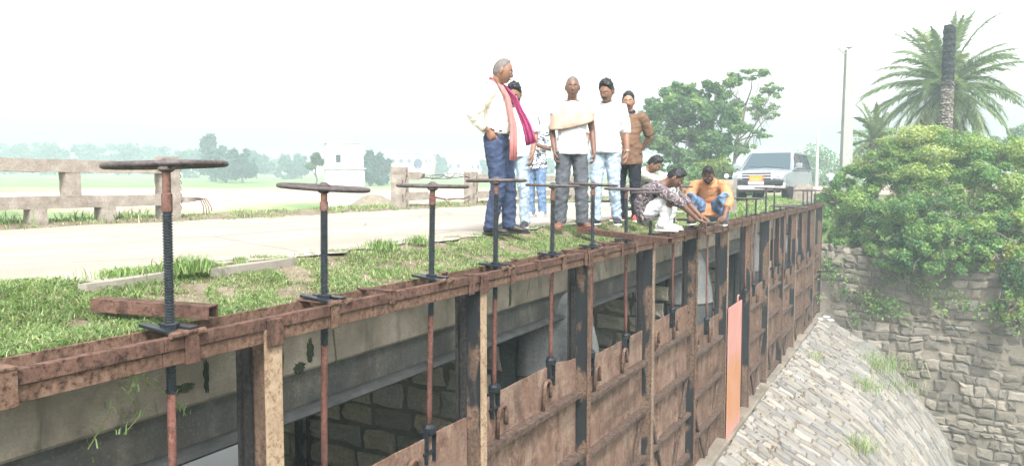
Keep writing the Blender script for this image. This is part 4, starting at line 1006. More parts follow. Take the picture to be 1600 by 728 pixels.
wire((RX+.05, ry(700), .63), (RX+.05, ry(716), .74), .05, .03); wire((RX+.05, ry(716), .74), (RX+.05, ry(733), .62), .02, .02)
for z, s in ((.25, -.08), (.21, -.03), (.28, -.12)): wire((RX+.05, ry(668), z), (RX+.05, ry(734), z-.02), s, .03)
wire((RX+.05, ry(690), .18), (RX+.15, ry(705), -.05), 0, .03); wire((RX+.05, ry(730), .2), (RX+.1, ry(742), -.08), 0, .02); wire((RX+.05, ry(736), .2), (RX+.1, ry(734), -.08), 0, .02)
for k in range(8):
    for yy in (ry(625), ry(736)): mb.tube([(RX+.13+rnd.uniform(-.01, .01), yy+.09*math.sin(k*2.1), -.05+.1*k), (RX+.14, yy+.09*math.sin(k*2.1+.5), .1+.1*k)], .008, 5)
mb.torus((RX+.05, ry(672), .66), .045, .007, 14, 5, Matrix.Rotation(R(90), 3, 'Y')); mb.torus((RX+.05, ry(697), .66), .04, .007, 14, 5, Matrix.Rotation(R(90), 3, 'Y'))
lo(mb, rb).build('rebar', REBAR, rb)

# ------------------------------------------------------------------ guard blocks at the near road edge
def block(label, px0, px1, x, z1, dx):
    y0_ = y1_ = at_x((px0+px1)/2, 300, x).y
    mb = MB(); rpost(mb, 0, 0, -.2, z1, dx, .38, 40+px0)
    o = mb.build('guard_block', RAILC); o.location = (x, (y0_+y1_)/2, 0); tag(o, label, 'guard block')
block('pale concrete guard block behind the man in orange', 1110, 1149, -.75, .60, .50)
block('pale concrete guard block beside the car, above the far handwheels', 1238, 1269, -.62, .50, .68)

# ------------------------------------------------------------------ white valve house with a window
HW = m_plain('valve_house_plaster', (.62, .63, .63), .9, .10, 3); HWD = m_plain('valve_house_base', (.34, .32, .29), .9, .15, 4); HWIN = m_plain('valve_house_opening', (.05, .06, .075), .6, .2)
hp = at_d(538, 320, 47); hz0 = hp.z
h = thing('valve_house', 'small white two tier valve house with one dark window standing in the field', 'building', (hp.x, hp.y, hz0), YAW+R(18))
mb = MB(); mb.box((0, 0, .55), (2.25, 2.2, 1.3)); mb.build('base', HWD, h, bevel=.03)
mb = MB(); mb.box((0, 0, 1.72), (2.3, 2.25, 1.05)); mb.build('wall', HW, h, bevel=.02)
mb = MB(); mb.box((0, 0, 2.255), (2.5, 2.45, .06)); mb.build('ledge', HW, h, bevel=.01)
mb = MB(); mb.box((0, 0, 3.05), (2.2, 2.15, 1.53)); mb.build('upper_wall', HW, h, bevel=.02)
mb = MB(); mb.box((0, 0, 3.85), (2.34, 2.3, .07)); mb.box((-.25, 0, 3.94), (.7, .7, .12)); mb.build('roof', HW, h, bevel=.01)
mb = MB(); mb.box((-.42, -1.078, 2.86), (.30, .03, .50)); mb.build('window', HWIN, h)
mb = MB(); mb.box((-.42, -1.09, 3.13), (.38, .06, .04)); mb.box((-.42, -1.09, 2.59), (.38, .08, .04)); mb.build('sill', HW, h)
mb = MB(); mb.box((.0, -.2, .0), (.1, .1, .1)); 
# earth heap by its foot
mb = MB(); rs = []
for k in range(7):
    r = 1.8*(1-k/6.5)**.8; rs.append([V((r*math.cos(a)*(1+.2*noise.noise(V((math.cos(a), math.sin(a), k*.5))))*1.4, r*math.sin(a), -.5+.20*k)) for a in np.linspace(0, 2*math.pi, 16, endpoint=False)])
mb.rings(rs); o = mb.build('earth_heap', SOIL, smooth=True); o.location = at_d(584, 322, 45); tag(o, 'low brown earth heap beside the foot of the valve house', 'earth heap')

# ------------------------------------------------------------------ far town, low buildings in the haze
TOWN = [(634, 262, 120, 5.2, 2.6, (.42, .45, .50), 'low pale shed with bluish roof seen left of the round sign'), (668, 262, 125, 2.6, 2.8, (.55, .25, .26), 'small pinkish red hut in the haze beside the round sign'),
        (705, 272, 130, 5.2, 3.4, (.58, .58, .57), 'pale flat roofed house in the haze above the broken railing'), (722, 270, 140, 4.2, 3.9, (.52, .54, .55), 'grey flat roofed house with an upper floor in the haze'),
        (744, 272, 128, 3.6, 3.0, (.60, .57, .53), 'cream flat roofed house just left of the navy trousers')]
for k, (px, py, Z, w, hh, c, lab) in enumerate(TOWN):
    Z *= 1.35; w *= 1.2; hh *= 1.15
    b = at_d(px, py, Z); mt = m_plain('town_wall', c, .9, .08, 2)
    t = thing('house', lab, 'house', (b.x, b.y, b.z-.6), YAW+R(8*k-15), 'houses of the far town')
    mb = MB(); mb.box((0, 0, hh/2+.3), (w, w*.8, hh+.6)); mb.build('wall', mt, t)
    mb = MB(); mb.box((0, 0, hh+.68), (w+.4, w*.8+.4, .16)); mb.box((-w*.25, 0, hh+1.1), (w*.3, w*.3, .75)); mb.build('roof', mt, t)
    for q in range(3 if w > 3 else 1):
        mb = MB(); mb.box((-w*.3+q*w*.3, -w*.4-.02, hh*.55+.3), (w*.14, .06, hh*.28)); mb.build('window', HWIN, t)
b = at_d(653, 272, 70); t = thing('round_sign', 'dark round sign on a post standing beyond the broken railing', 'sign', (b.x, b.y, b.z-.6), YAW)
mb = MB(); mb.tube([(0, 0, 0), (0, 0, 1.3)], .05, 8); mb.build('post', HWD, t)
mb = MB(); mb.lathe([(.001, -.03), (.42, -.03), (.42, .03), (.001, .03)], 24, (0, 0, 1.55), Matrix.Rotation(R(90), 3, 'X') @ Matrix.Diagonal((1, 1.15, 1))); mb.build('disc', m_plain('sign_face', (.10, .12, .16), .5), t)

# ------------------------------------------------------------------ utility poles
POLE = m_plain('pole_concrete', (.30, .295, .28), .9, .1, 6); INS = m_plain('insulator', (.5, .5, .5), .3)
def pole(label, px, pyt, pyb, Z, w0, w1, arms):
    top = at_d(px, pyt, Z); bot = at_d(px, pyb, Z); zb = min(bot.z, -.6)
    t = thing('utility_pole', label, 'utility pole', (top.x, top.y, zb), YAW); H = top.z-zb
    mb = MB(); mb.box((0, 0, H/2), (w0, w0*.75, H), None, w1/w0); mb.build('shaft', POLE, t, bevel=.02)
    if arms:
        for sd in (-1, 1):
            mb = MB(); mb.bar((0, 0, H-.28), (sd*.44, 0, H+.04), .06, .05); ob = mb.build('cross_arm', POLE, t)
            mb = MB(); mb.lathe([(.02, 0), (.05, .03), (.035, .07), (.05, .10), (.02, .15)], 10, (sd*.44, 0, H+.05)); mb.build('insulator', INS, ob)
        mb = MB(); mb.lathe([(.03, 0), (.05, .05), (.16, .10), (.10, .15), (.04, .18)], 12, (0, 0, H)); mb.build('top_insulator', INS, t)
pole('tall pale concrete utility pole with V shaped arms rising from the bushes', 1327, 78, 300, 30, .46, .30, True)
pole('thin distant utility pole between the car and the bushes', 1278, 206, 300, 75, .32, .20, False)

# ------------------------------------------------------------------ the parked car
CP = NT('car_paint').done((.30, .325, .36), .22, None, 0, 0, .35, .5); CD = m_plain('car_dark_plastic', (.025, .028, .032), .5, .2); CG = NT('car_glass').done((.05, .075, .09), .05, None, 0, 0, 0, .6)
CS = m_plain('car_silver', (.62, .63, .64), .35, .05, 20, .3); CH = NT('headlight').done((.75, .78, .80), .1, None, 0, 0, 0, .6); TY = m_plain('tyre', (.022, .022, .024), .85, .2); RIMM = m_plain('rim', (.35, .36, .37), .35, .1, 20, .7)
PLO = m_plain('plate_orange', (.75, .16, .05), .5, .1, 30); PLY = m_plain('plate_yellow', (.85, .62, .12), .5); PLW = m_plain('plate_white', (.75, .75, .73), .5)
cp = at_d(1207, 309, 26.6); cp.z = -.115
car = thing('parked_car', 'silver grey off roader parked facing us on the road, orange board on its grille', 'car', cp, R(180)+R(-3))
# local: forward +Y, width x
W = .93
st = [(-2.42, .62, .95, .86), (-2.35, .46, 1.10, .92), (-1.6, .42, 1.14, .93), (.2, .42, 1.12, .93), (1.15, .42, 1.12, .93), (1.75, .42, 1.08, .92), (2.15, .46, 1.02, .88), (2.36, .52, .92, .78)]
mb = MB(); rs = []
for y, zb, zt, w in st:
    rs.append([V((x*w, y, z)) for x, z in ((-.92, zb), (-1, zb+.12), (-1.0, (zb+zt)/2), (-.985, zt-.10), (-.90, zt-.02), (-.45, zt+.035), (0, zt+.05), (.45, zt+.035), (.90, zt-.02), (.985, zt-.10), (1.0, (zb+zt)/2), (1, zb+.12), (.92, zb))])
mb.rings(rs); mb.build('body', CP, car, smooth=False, bevel=.02)
mb = MB(); rs = []
for y, zt, wt in ((-2.28, 1.62, .68), (-2.1, 1.76, .72), (-.9, 1.82, .74), (.15, 1.79, .73), (.32, 1.73, .70)):
    yb = {-2.28: -2.34, -2.1: -2.2, -.9: -.9, .15: .9, .32: 1.12}[y]
    rs.append([V((-.90, yb, 1.08)), V((-.86, yb*.5+y*.5, 1.30)), V((-wt, y, zt-.05)), V((-wt*.8, y, zt)), V((0, y, zt+.02)), V((wt*.8, y, zt)), V((wt, y, zt-.05)), V((.86, yb*.5+y*.5, 1.30)), V((.90, yb, 1.08))])
mb.rings(rs); cab = mb.build('cabin', CP, car, smooth=False, bevel=.015)
mb = MB(); mb.add([(-.80, 1.135, 1.13), (.80, 1.135, 1.13), (.66, .355, 1.71), (-.66, .355, 1.71)], [(0, 1, 2, 3)])
g = mb.build('windscreen', CG, car); so = g.modifiers.new('s', 'SOLIDIFY'); so.thickness = .012; so.offset = 1
for sd in (-1, 1):
    for a, b, c, d in ((.98, .25, -.30, -.30), (-.38, -.38, -1.30, -1.25), (-1.38, -1.33, -2.1, -1.95)):
        mb = MB(); z0, z1 = 1.15, 1.68; x0, x1 = .905, .765
        mb.add([(sd*x0, a-.05, z0), (sd*x0, c, z0), (sd*x1, d, z1), (sd*x1, b-.05, z1)], [(0, 1, 2, 3)]); o = mb.build('side_window', CG if a < .9 else DARK, car); so = o.modifiers.new('s', 'SOLIDIFY'); so.thickness = .03; so.offset = 0
    mb = MB(); mb.bar((sd*.9, .98, 1.12), (sd*.99, .95, 1.18), .05, .06); mb.box((sd*1.06, .95, 1.24), (.20, .12, .17)); mb.build('mirror', CP, car, bevel=.03)
    mb = MB(); mb.add([(sd*.50, 2.405-.05, .93), (sd*.80, 2.19, .99), (sd*.86, 2.08, .90), (sd*.80, 2.27, .82), (sd*.52, 2.40, .81)], [(0, 1, 2, 3, 4)]); o = mb.build('headlight', CH, car); so = o.modifiers.new('s', 'SOLIDIFY'); so.thickness = .05; so.offset = 0
    mb = MB(); mb.box((sd*.66, 2.34, .60), (.22, .10, .13)); mb.build('fog_lamp', CD, car, bevel=.02)
    for y in (1.48, -1.42):
        Mw = Matrix.Rotation(R(90), 3, 'Y'); mb = MB(); mb.lathe([(.24, -.12), (.36, -.12), (.385, -.08), (.385, .08), (.36, .12), (.24, .12)], 28, (sd*.80, y, .385), Mw)
        w = mb.build('wheel', TY, car, smooth=False); mb = MB(); mb.lathe([(.02, -.10), (.25, -.09), (.25, .10), (.15, .115), (.02, .115)], 20, (sd*.80, y, .385), Mw if sd > 0 else Matrix.Rotation(R(-90), 3, 'Y')); mb.build('rim', RIMM, w)
mb = MB(); mb.box((0, 2.365, .88), (1.0, .10, .30)); gr = mb.build('grille', CS, car, bevel=.04)
for z in (.79, .88, .97): mb = MB(); mb.box((0, 2.405, z), (.93, .05, .05)); mb.build('slot', CD, gr, bevel=.01)
mb = MB(); mb.box((0, 2.34, .665), (1.70, .26, .20)); mb.build('bumper', CD, car, bevel=.05)
mb = MB(); mb.box((0, 2.37, .505), (1.20, .20, .16)); mb.box((-.72, 2.30, .57), (.34, .22, .22)); mb.box((.72, 2.30, .57), (.34, .22, .22)); mb.build('skid_plate', CS, car, bevel=.05)
mb = MB(); mb.box((0, 2.30, .40), (1.5, .20, .12)); mb.build('air_dam', CD, car, bevel=.03)
mb = MB(); mb.box((0, 2.455, .80), (.46, .02, .20)); pl = mb.build('name_board', PLO, car, bevel=.008)
mb = MB()
for z, w in ((.845, .34), (.80, .38), (.755, .30)):
    x = -w/2
    while x < w/2: ww = random.uniform(.015, .04); mb.box((x+ww/2, 2.468, z), (ww, .006, .022)); x += ww+.012
mb.build('lettering', PLY, pl)
mb = MB(); mb.box((0, 2.48, .655), (.50, .02, .11)); mb.build('number_plate', PLW, car, bevel=.006)
mb = MB(); mb.box((0, .62, 1.155), (.03, .02, .02)); mb.tube([(-.6, 1.12, 1.145), (.1, 1.0, 1.235)], .010, 5); mb.tube([(-.05, 1.12, 1.145), (.6, 1.0, 1.235)], .010, 5); mb.build('wiper', CD, car)
for sd in (-1, 1): mb = MB(); mb.tube([(sd*.62, -1.9, 1.83), (sd*.62, -1.0, 1.88), (sd*.62, 0, 1.84)], .02, 6); mb.build('roof_rail', CS, car)

# ------------------------------------------------------------------ motorcycle half hidden behind the guard block
mp_ = at_d(1152, 309, 27); mp_.z = -.10
mo = thing('motorcycle', 'dark motorcycle half hidden between the guard block and the car', 'motorcycle', mp_, R(150))
for y in (-.64, .64):
    mb = MB(); Mw = Matrix.Rotation(R(90), 3, 'Y'); mb.torus((0, y, .30), .26, .045, 26, 8, Mw); w = mb.build('wheel', TY, mo, smooth=True)
    mb = MB()
    for k in range(8): a = k*math.pi/4; mb.tube([(0, y, .30), (0, y+.25*math.cos(a), .30+.25*math.sin(a))], .006, 4)
    mb.lathe([(.05, -.05), (.05, .05)], 12, (0, y, .30), Mw); mb.build('spokes', RIMM, w)
mb = MB(); mb.ball((0, .15, .78), (.14, .26, .13)); mb.build('fuel_tank', CD, mo, smooth=True)
mb = MB(); mb.box((0, -.32, .76), (.22, .62, .09)); mb.build('seat', TY, mo, bevel=.03)
mb = MB(); mb.ball((0, .05, .42), (.13, .22, .20)); mb.tube([(0, .5, .95), (0, .64, .30)], .03, 8); mb.tube([(0, -.1, .45), (0, -.64, .30)], .03, 8); mb.tube([(0, .45, .9), (0, -.3, .7), (0, -.6, .6)], .025, 8); mb.build('frame', RIMM, mo)
mb = MB(); mb.tube([(-.36, .36, 1.06), (-.15, .46, 1.0), (.15, .46, 1.0), (.36, .36, 1.06)], .014, 8); mb.build('handlebar', CD, mo)
mb = MB(); mb.ball((0, .58, .88), (.09, .08, .09)); mb.build('headlight', CH, mo, smooth=True)
for sd in (-1, 1): mb = MB(); mb.tube([(sd*.28, .40, 1.03), (sd*.30, .42, 1.18)], .008, 5); mb.ball((sd*.31, .42, 1.2), (.06, .015, .04)); mb.build('mirror', CD, mo)

# broken pale slabs left along the crumbling road edge
for px, py, w, l, lab in ((200, 437, .07, .55, 'broken pale slab of the road edge just left of the nearest screw'), (400, 413, .06, .7, 'broken pale slab of the road edge between the first two screws')):
    p = at_z(px, py, 0); mb = MB(); rs = []
    for z in (-.05, .002, .006):
        rs.append([V(((w/2)*math.cos(a)*(1+.5*noise.noise(V((math.cos(a)*2, math.sin(a)*2, px)))), (l/2)*math.sin(a)*(1+.25*noise.noise(V((math.cos(a)*3, math.sin(a)*3, px)))), z)) for a in np.linspace(0, 2*math.pi, 18, endpoint=False)])
    mb.rings(rs); o = mb.build('broken_slab', ROAD); o.location = (p.x, p.y, .006); o.rotation_euler = (.01, .03, random.uniform(-.1, .1)); tag(o, lab, 'slab')
# ------------------------------------------------------------------ foliage
def m_leaf(name, trans=.35):
    t = NT(name); c = t.attr(); n = t.noise(3, 3); c2 = t.mix(t.ramp(n, [(.3, 0), (.7, 1)]), t.mix(1.0, c, (.85, .88, .78), 'MULTIPLY'), t.mix(1.0, c, (1.15, 1.12, 1.0), 'MULTIPLY'))
    t.put(t.p.inputs['Base Color'], c2); t.p.inputs['Roughness'].default_value = .55; t.p.inputs['Specular IOR Level'].default_value = .25
    tr = t.n('ShaderNodeBsdfTranslucent'); t.put(tr.inputs[0], t.mix(1.0, c2, (1.25, 1.35, .7), 'MULTIPLY')); mx = t.n('ShaderNodeMixShader'); mx.inputs[0].default_value = trans
    t.t.links.new(t.p.outputs[0], mx.inputs[1]); t.t.links.new(tr.outputs[0], mx.inputs[2]); t.t.links.new(mx.outputs[0], t.o.inputs[0]); return t.mat
LEAF = m_leaf('leaf'); GRASSM = m_leaf('grass_blade', .3); BARK = m_rust('bark', (.05, .038, .028), (.11, .085, .065), (.18, .15, .12)); TWIG = m_plain('twig', (.16, .13, .10), .9, .3)
def leaves(pos, nrm, size, cols, rs, asp=.5):
    """pos (N,3), nrm (N,3) bias; every leaf a folded rhombus"""
    N = len(pos); d = rs.normal(size=(N, 3)); d /= np.linalg.norm(d, axis=1)[:, None]
    n = nrm+rs.normal(size=(N, 3))*.55; n /= np.linalg.norm(n, axis=1)[:, None]+1e-9
    d = d-n*np.sum(d*n, axis=1)[:, None]; d /= np.linalg.norm(d, axis=1)[:, None]+1e-9
    w = np.cross(n, d); L = (size*rs.uniform(.6, 1.35, N))[:, None]; Wd = L*asp*.5
    v = np.stack([pos-d*L*.5, pos+w*Wd-n*L*.07, pos+d*L*.5-n*L*.10, pos-w*Wd-n*L*.07], axis=1).reshape(-1, 3)
    f = np.arange(N*4).reshape(N, 4); return v, f, np.repeat(cols, 4, axis=0)
def clump_points(cl, n, rs, shell=.55):
    """cl: list of (centre, (rx,ry,rz)); uneven clumps filled mostly near their outside"""
    cl = [(np.array(c, float), np.array(r if hasattr(r, '__len__') else (r, r, r), float)) for c, r in cl]
    wt = np.array([np.prod(r)**(2/3) for c, r in cl]); wt /= wt.sum(); idx = rs.choice(len(cl), n, p=wt)
    u = rs.normal(size=(n, 3)); u /= np.linalg.norm(u, axis=1)[:, None]
    rad = (shell+(1-shell)*rs.random(n)**.6)*rs.normal(1, .10, n)
    C = np.array([c for c, r in cl])[idx]; Rr = np.array([r for c, r in cl])[idx]
    return C+u*Rr*rad[:, None], u*.7+np.array([0, 0, .55]), idx
def crown_cols(n, idx, pal, rs, k=None):
    pal = np.array(pal); k = rs.integers(0, len(pal), max(idx)+1 if len(idx) else 1)[idx] if k is None else k
    c = pal[k]*rs.uniform(.75, 1.3, n)[:, None]; c[:, 0] *= rs.uniform(.85, 1.2, n); return c
def subclumps(cl, m, f, rs):
    out = []
    for c, r in cl:
        r = np.array(r if hasattr(r, '__len__') else (r, r, r), float)
        for _ in range(m):
            u = rs.normal(size=3); u /= np.linalg.norm(u); out.append((np.array(c)+u*r*rs.uniform(.45, 1.0), r*f*rs.uniform(.55, 1.25)))
    return out
def limbs(mb, base, top, cl, r0, rs, bend=.15):
    base = V(base); top = V(top); pts = [base.lerp(top, t)+V((rs.normal()*bend*t*(1-t)*2, rs.normal()*bend*t*(1-t)*2, 0)) for t in np.linspace(0, 1, 6)]
    mb.tube(pts, [r0*(1.25 if k == 0 else 1)*(1-.55*k/5) for k in range(6)], 9)
    for c, r in cl:
        a = pts[int(rs.integers(2, 6))]; c = V(c); m = a.lerp(c, .5)+V((rs.normal()*.15, rs.normal()*.15, rs.normal()*.1)); mb.tube([a, a.lerp(m, .5), m, m.lerp(c, .6), c], [r0*.4, r0*.33, r0*.25, r0*.16, r0*.07], 6)
def tree(name, label, cat, base, top, cl, n, size, pal, seed, r0=.15, sub=6, f=.42, group=None, shell=.35, asp=.5, trunk=True, flat=1.0):
    rs = np.random.default_rng(seed); base = V(base)
    t = thing(name, label, cat, base, 0, group)
    loc = np.array(base); cl = [(np.array(c)-loc, r) for c, r in cl]; sc = subclumps(cl, sub, f, rs)
    sc = [(c, r*np.array((1, 1, flat))) for c, r in sc]
    P, nr, idx = clump_points(sc, n, rs, shell); v, fa, c = leaves(P, nr, size, crown_cols(n, idx, pal, rs), rs, asp)
    link('crown', fast_mesh('crown', v, fa, LEAF, c), t)
    if trunk:
        mb = MB(); limbs(mb, (0, 0, 0), V(top)-base, cl if len(cl) < 14 else cl[:14], r0, rs)
        for c, r in sc[::2]: mb.tube([V(c)*.6+(V(top)-base)*.35, V(c)*.85, V(c)], [r0*.12, r0*.08, r0*.04], 5)
        mb.build('trunk', BARK, t, smooth=True)
    return t
G1 = [(.08, .16, .065), (.11, .20, .075), (.145, .235, .09), (.065, .13, .055), (.18, .27, .11)]
G2 = [(.09, .15, .03), (.13, .19, .04), (.16, .21, .055), (.07, .12, .03), (.11, .15, .05)]
GD = [(.03, .065, .022), (.04, .085, .03), (.055, .10, .035), (.07, .12, .04)]
def PX(px, py, Z): return at_d(px, py, Z)
# the leafy tree behind the men, and the airy one beside it
Z = 40; k = Z/F
cl = [(PX(1045, 175, Z), (45*k, 45*k, 30*k)), (PX(1095, 165, Z), (48*k, 48*k, 38*k)), (PX(1030, 215, Z), (36*k, 40*k, 30*k)), (PX(1085, 225, Z), (50*k, 45*k, 34*k)), (PX(1130, 195, Z), (36*k, 36*k, 34*k)), (PX(1055, 252, Z), (45*k, 40*k, 22*k)), (PX(1120, 140, Z), (26*k, 26*k, 20*k)), (PX(1010, 190, Z), (20*k, 20*k, 22*k)), (PX(1110, 255, Z), (34*k, 30*k, 22*k)), (PX(1065, 140, Z), (26*k, 26*k, 14*k))]
b = PX(1108, 300, Z); b.z = -.3
tree('broadleaf_tree', 'dense leafy tree behind the man in the brown polo', 'tree', b, PX(1095, 175, Z), cl, 34000, .21, G1+[(.09, .17, .07)], 1, .20, 24, .26)
Z = 44; k = Z/F
cl = [(PX(1135, 128, Z), (26*k, 26*k, 13*k)), (PX(1175, 118, Z), (30*k, 30*k, 12*k)), (PX(1205, 142, Z), (22*k, 22*k, 11*k)), (PX(1165, 160, Z), (30*k, 30*k, 14*k)), (PX(1195, 178, Z), (24*k, 24*k, 10*k)), (PX(1150, 195, Z), (26*k, 26*k, 14*k)), (PX(1190, 210, Z), (16*k, 16*k, 9*k)), (PX(1160, 232, Z), (18*k, 18*k, 12*k)), (PX(1212, 168, Z), (10*k, 10*k, 6*k))]
b = PX(1132, 300, Z); b.z = -.3
tree('airy_tree', 'thin airy tree with see through crown leaning towards the car', 'tree', b, PX(1165, 165, Z), cl, 6500, .18, G1, 2, .13, 15, .32)
# shrubs along the road behind the squatting men
SH = [(1015, 285, 33, 34, 38, 'leafy shrub right behind the black trousers of the man in brown'), (1062, 288, 34, 40, 36, 'leafy shrub between the two squatting men and the dense tree'), (1105, 272, 36, 34, 28, 'leafy shrub right behind the man in orange'),
      (1150, 270, 37, 34, 30, 'leafy shrub behind the motorcycle, left of the car'), (1180, 262, 52, 30, 22, 'leafy shrub at the left mirror of the car'), (985, 290, 36, 22, 30, 'leafy shrub glimpsed between the man in white and the man in brown')]
for q, (px, py, Z, rx, rz, lab) in enumerate(SH):
    k = Z/F; c = PX(px, py, Z); b = V((c.x, c.y, -.3)); cl = [(c, (rx*k, rx*k, rz*k)), (c+V((.4, .2, -.4)), (rx*k*.9, rx*k, rz*k))]
    tree('shrub', lab, 'shrub', b, c, cl, 4200, .15, G2[:3]+G1[:3], 20+q, .06, 8, .42, 'shrubs along the road')
# bushes beyond the car, in the haze
for q, (px, py, Z, rx, rz, lab) in enumerate([(1265, 262, 85, 40, 26, 'hazy bush behind the thin distant pole'), (1305, 255, 80, 45, 30, 'hazy bush between the two poles'), (1360, 250, 75, 50, 40, 'hazy bush behind the tall pole'), (1235, 268, 95, 30, 18, 'hazy bush behind the roof of the car'), (1575, 215, 60, 34, 30, 'hazy tree crown at the right edge beyond the palm')]):
    k = Z/F; c = PX(px, py, Z); b = V((c.x, c.y, -.3)); tree('bush', lab, 'bush', b, c, [(c, (rx*k, rx*k, rz*k)), (c+V((0, 0, -1.2)), (rx*k, rx*k, rz*k))], 2600, .36, G1, 40+q, .12, 9, .4, 'hazy bushes beyond the road')
# ------------------------------------------------------------------ bushes on and over the wing wall
def bush(label, blobs, n, size, pal, seed, twigs=40, asp=.55, shell=.5):
    rs = np.random.default_rng(seed); cl = []
    for px, py, Z, rx, rz in blobs: k = Z/F; cl.append((np.array(PX(px, py, Z)), np.array((rx*k, rx*k*.9, rz*k))))
    ctr = np.mean([c for c, r in cl], axis=0); base = V((ctr[0], ctr[1], min(c[2]-r[2] for c, r in cl)))
    t = thing('bush', label, 'bush', base, 0, 'bushes over the wing wall'); loc = np.array(base); cl = [(c-loc, r) for c, r in cl]
    sc = subclumps(cl, 11, .34, rs)+subclumps(cl, 14, .2, rs); P, nr, idx = clump_points(sc, n, rs, shell*.8); ix = crown_cols(n, idx, pal, rs)
    v, fa, c = leaves(P, nr, size, ix, rs, asp); link('foliage', fast_mesh('foliage', v, fa, LEAF, c), t)
    mb = MB()
    for _ in range(twigs):
        c, r = cl[int(rs.integers(len(cl)))]; u = rs.normal(size=3); u /= np.linalg.norm(u); a = V(c+u*r*.2); e = V(c+u*r*1.12); m = a.lerp(e, .5)+V(rs.normal(size=3)*.12)
        mb.tube([a, a.lerp(m, .5)+V(rs.normal(size=3)*.04), m, m.lerp(e, .5)+V(rs.normal(size=3)*.05), e], [.022, .018, .014, .010, .005], 5)
    mb.build('stems', TWIG, t, smooth=True); return t
YG = [(.21, .30, .10), (.255, .34, .12), (.17, .27, .09), (.31, .37, .15), (.11, .20, .07)]
DG = [(.09, .19, .07), (.12, .235, .08), (.155, .27, .09), (.065, .14, .055), (.20, .31, .10)]
bush('yellow green bush with the highest crown, in front of the burnt palm trunk', [(1455, 235, 25.5, 70, 36), (1420, 262, 25, 64, 40), (1500, 250, 25.5, 50, 36), (1410, 222, 26, 34, 22), (1465, 212, 26, 34, 16), (1375, 255, 25.5, 36, 32), (1440, 290, 24.5, 60, 36)], 42000, .088, YG, 61, 50)
bush('broad bright green bush at the right edge beside the palm', [(1560, 265, 24, 56, 44), (1530, 300, 23.5, 56, 46), (1590, 320, 23, 40, 56), (1570, 240, 24.5, 36, 26), (1515, 330, 23.2, 56, 38)], 42000, .088, YG[:3]+DG[1:3], 62, 40)
bush('dark green bush at the foot of the tall pole, in the corner behind the gates', [(1312, 320, 25.6, 34, 38), (1350, 330, 25, 50, 46), (1303, 362, 25.3, 20, 32), (1345, 285, 26, 40, 30), (1380, 375, 24.2, 45, 40), (1330, 385, 24.8, 30, 28), (1299, 300, 26.5, 16, 20)], 40000, .086, DG+YG[2:3], 63, 60)
bush('deep green bush hanging over the middle of the wing wall', [(1430, 345, 23, 55, 45), (1470, 385, 22.4, 46, 42), (1440, 400, 22.4, 36, 26), (1405, 320, 24, 45, 34), (1500, 405, 22.2, 26, 24), (1395, 405, 23.2, 30, 20)], 38000, .086, DG, 64, 60)
bush('bush with bare twigs hanging down the wing wall at the right edge', [(1560, 400, 21.8, 42, 36), (1590, 430, 21.4, 26, 50), (1582, 480, 21.2, 18, 28), (1545, 360, 22.2, 50, 36), (1592, 505, 21.1, 11, 22), (1520, 385, 22.2, 34, 28), (1600, 360, 22.3, 30, 40), (1590, 385, 23.5, 40, 40)], 32000, .086, DG[1:]+YG[2:3]+[(.24, .30, .06)], 65, 110)
# bare hanging creepers below the bushes
rs = np.random.default_rng(5); mb = MB()
for q in range(70):
    u = rs.uniform(.8, 8.2); z = rs.uniform(-2.9, -1.9); p = wing(u, z, .16); L_ = rs.uniform(.4, 1.5); pts = [p]
    for _ in range(6): p = p+V((rs.normal()*.09, rs.normal()*.03, -L_/6)); pts.append(p)
    mb.tube(pts, [.012, .010, .009, .008, .006, .005, .004], 4)
tag(mb.build('creeper', TWIG), 'bare brown creeper stems hanging down the top of the stone wing wall', 'creeper')
rs = np.random.default_rng(6); P = np.array([wing(rs.uniform(.5, 8.5), rs.uniform(-3.5, -2.0) if rs.random() < .9 else rs.uniform(-5, -3), rs.uniform(.1, .3)) for _ in range(60)])
Q = np.repeat(P, 36, axis=0)+rs.normal(size=(60*36, 3))*np.array((.16, .10, .17)); v, fa, c = leaves(Q, np.tile(np.array((0, -.6, .4)), (len(Q), 1)), .10, crown_cols(len(Q), np.repeat(np.arange(60), 36), DG, rs), rs, .6)
tag(link('wall_creeper', fast_mesh('wall_creeper', v, fa, LEAF, c)), 'small green leafy sprigs growing out of the wing wall', 'creeper', None, 'stuff')

# ------------------------------------------------------------------ palms
def frond(mb_v, mb_f, mb_c, org, az, el, L, droop, rs, col, rach):
    n = 16; pts = []; p = V(org); d = V((math.cos(az)*math.cos(el), math.sin(az)*math.cos(el), math.sin(el)))
    for q in range(n+1):
        pts.append(p.copy()); p = p+d*(L/n); d = (d+V((0, 0, -droop/n*(.5+q/n)))).normalized()
    rach.tube(pts[::2], [.03, .026, .022, .018, .014, .011, .008, .006, .004], 5)
    for q in range(2, n+1):
        for h in range(5):
            a = pts[q-1].lerp(pts[q], h/5); t = (pts[q]-pts[q-1]).normalized(); sd = t.cross(V((0, 0, 1)));
            if sd.length < .01: sd = V((1, 0, 0))
            sd.normalize(); nn = sd.cross(t); ll = L*.15*math.sin(math.pi*min(1, .18+q/n*.8))**.7*rs.uniform(.8, 1.15)
            for s_ in (-1, 1):
                d2 = (t*.75+sd*s_*.8+nn*rs.uniform(-.1, .6)).normalized(); e = a+d2*ll+V((0, 0, -ll*rs.uniform(.1, .55))); w = t*.030+nn*.016; o = len(mb_v)
                mb_v += [tuple(a-w), tuple(a+w), tuple(a.lerp(e, .55)+w*1.1), tuple(e)]; mb_f.append((o, o+1, o+2, o+3)); kk = rs.uniform(.7, 1.25); mb_c += [tuple(c*kk for c in col)]*4
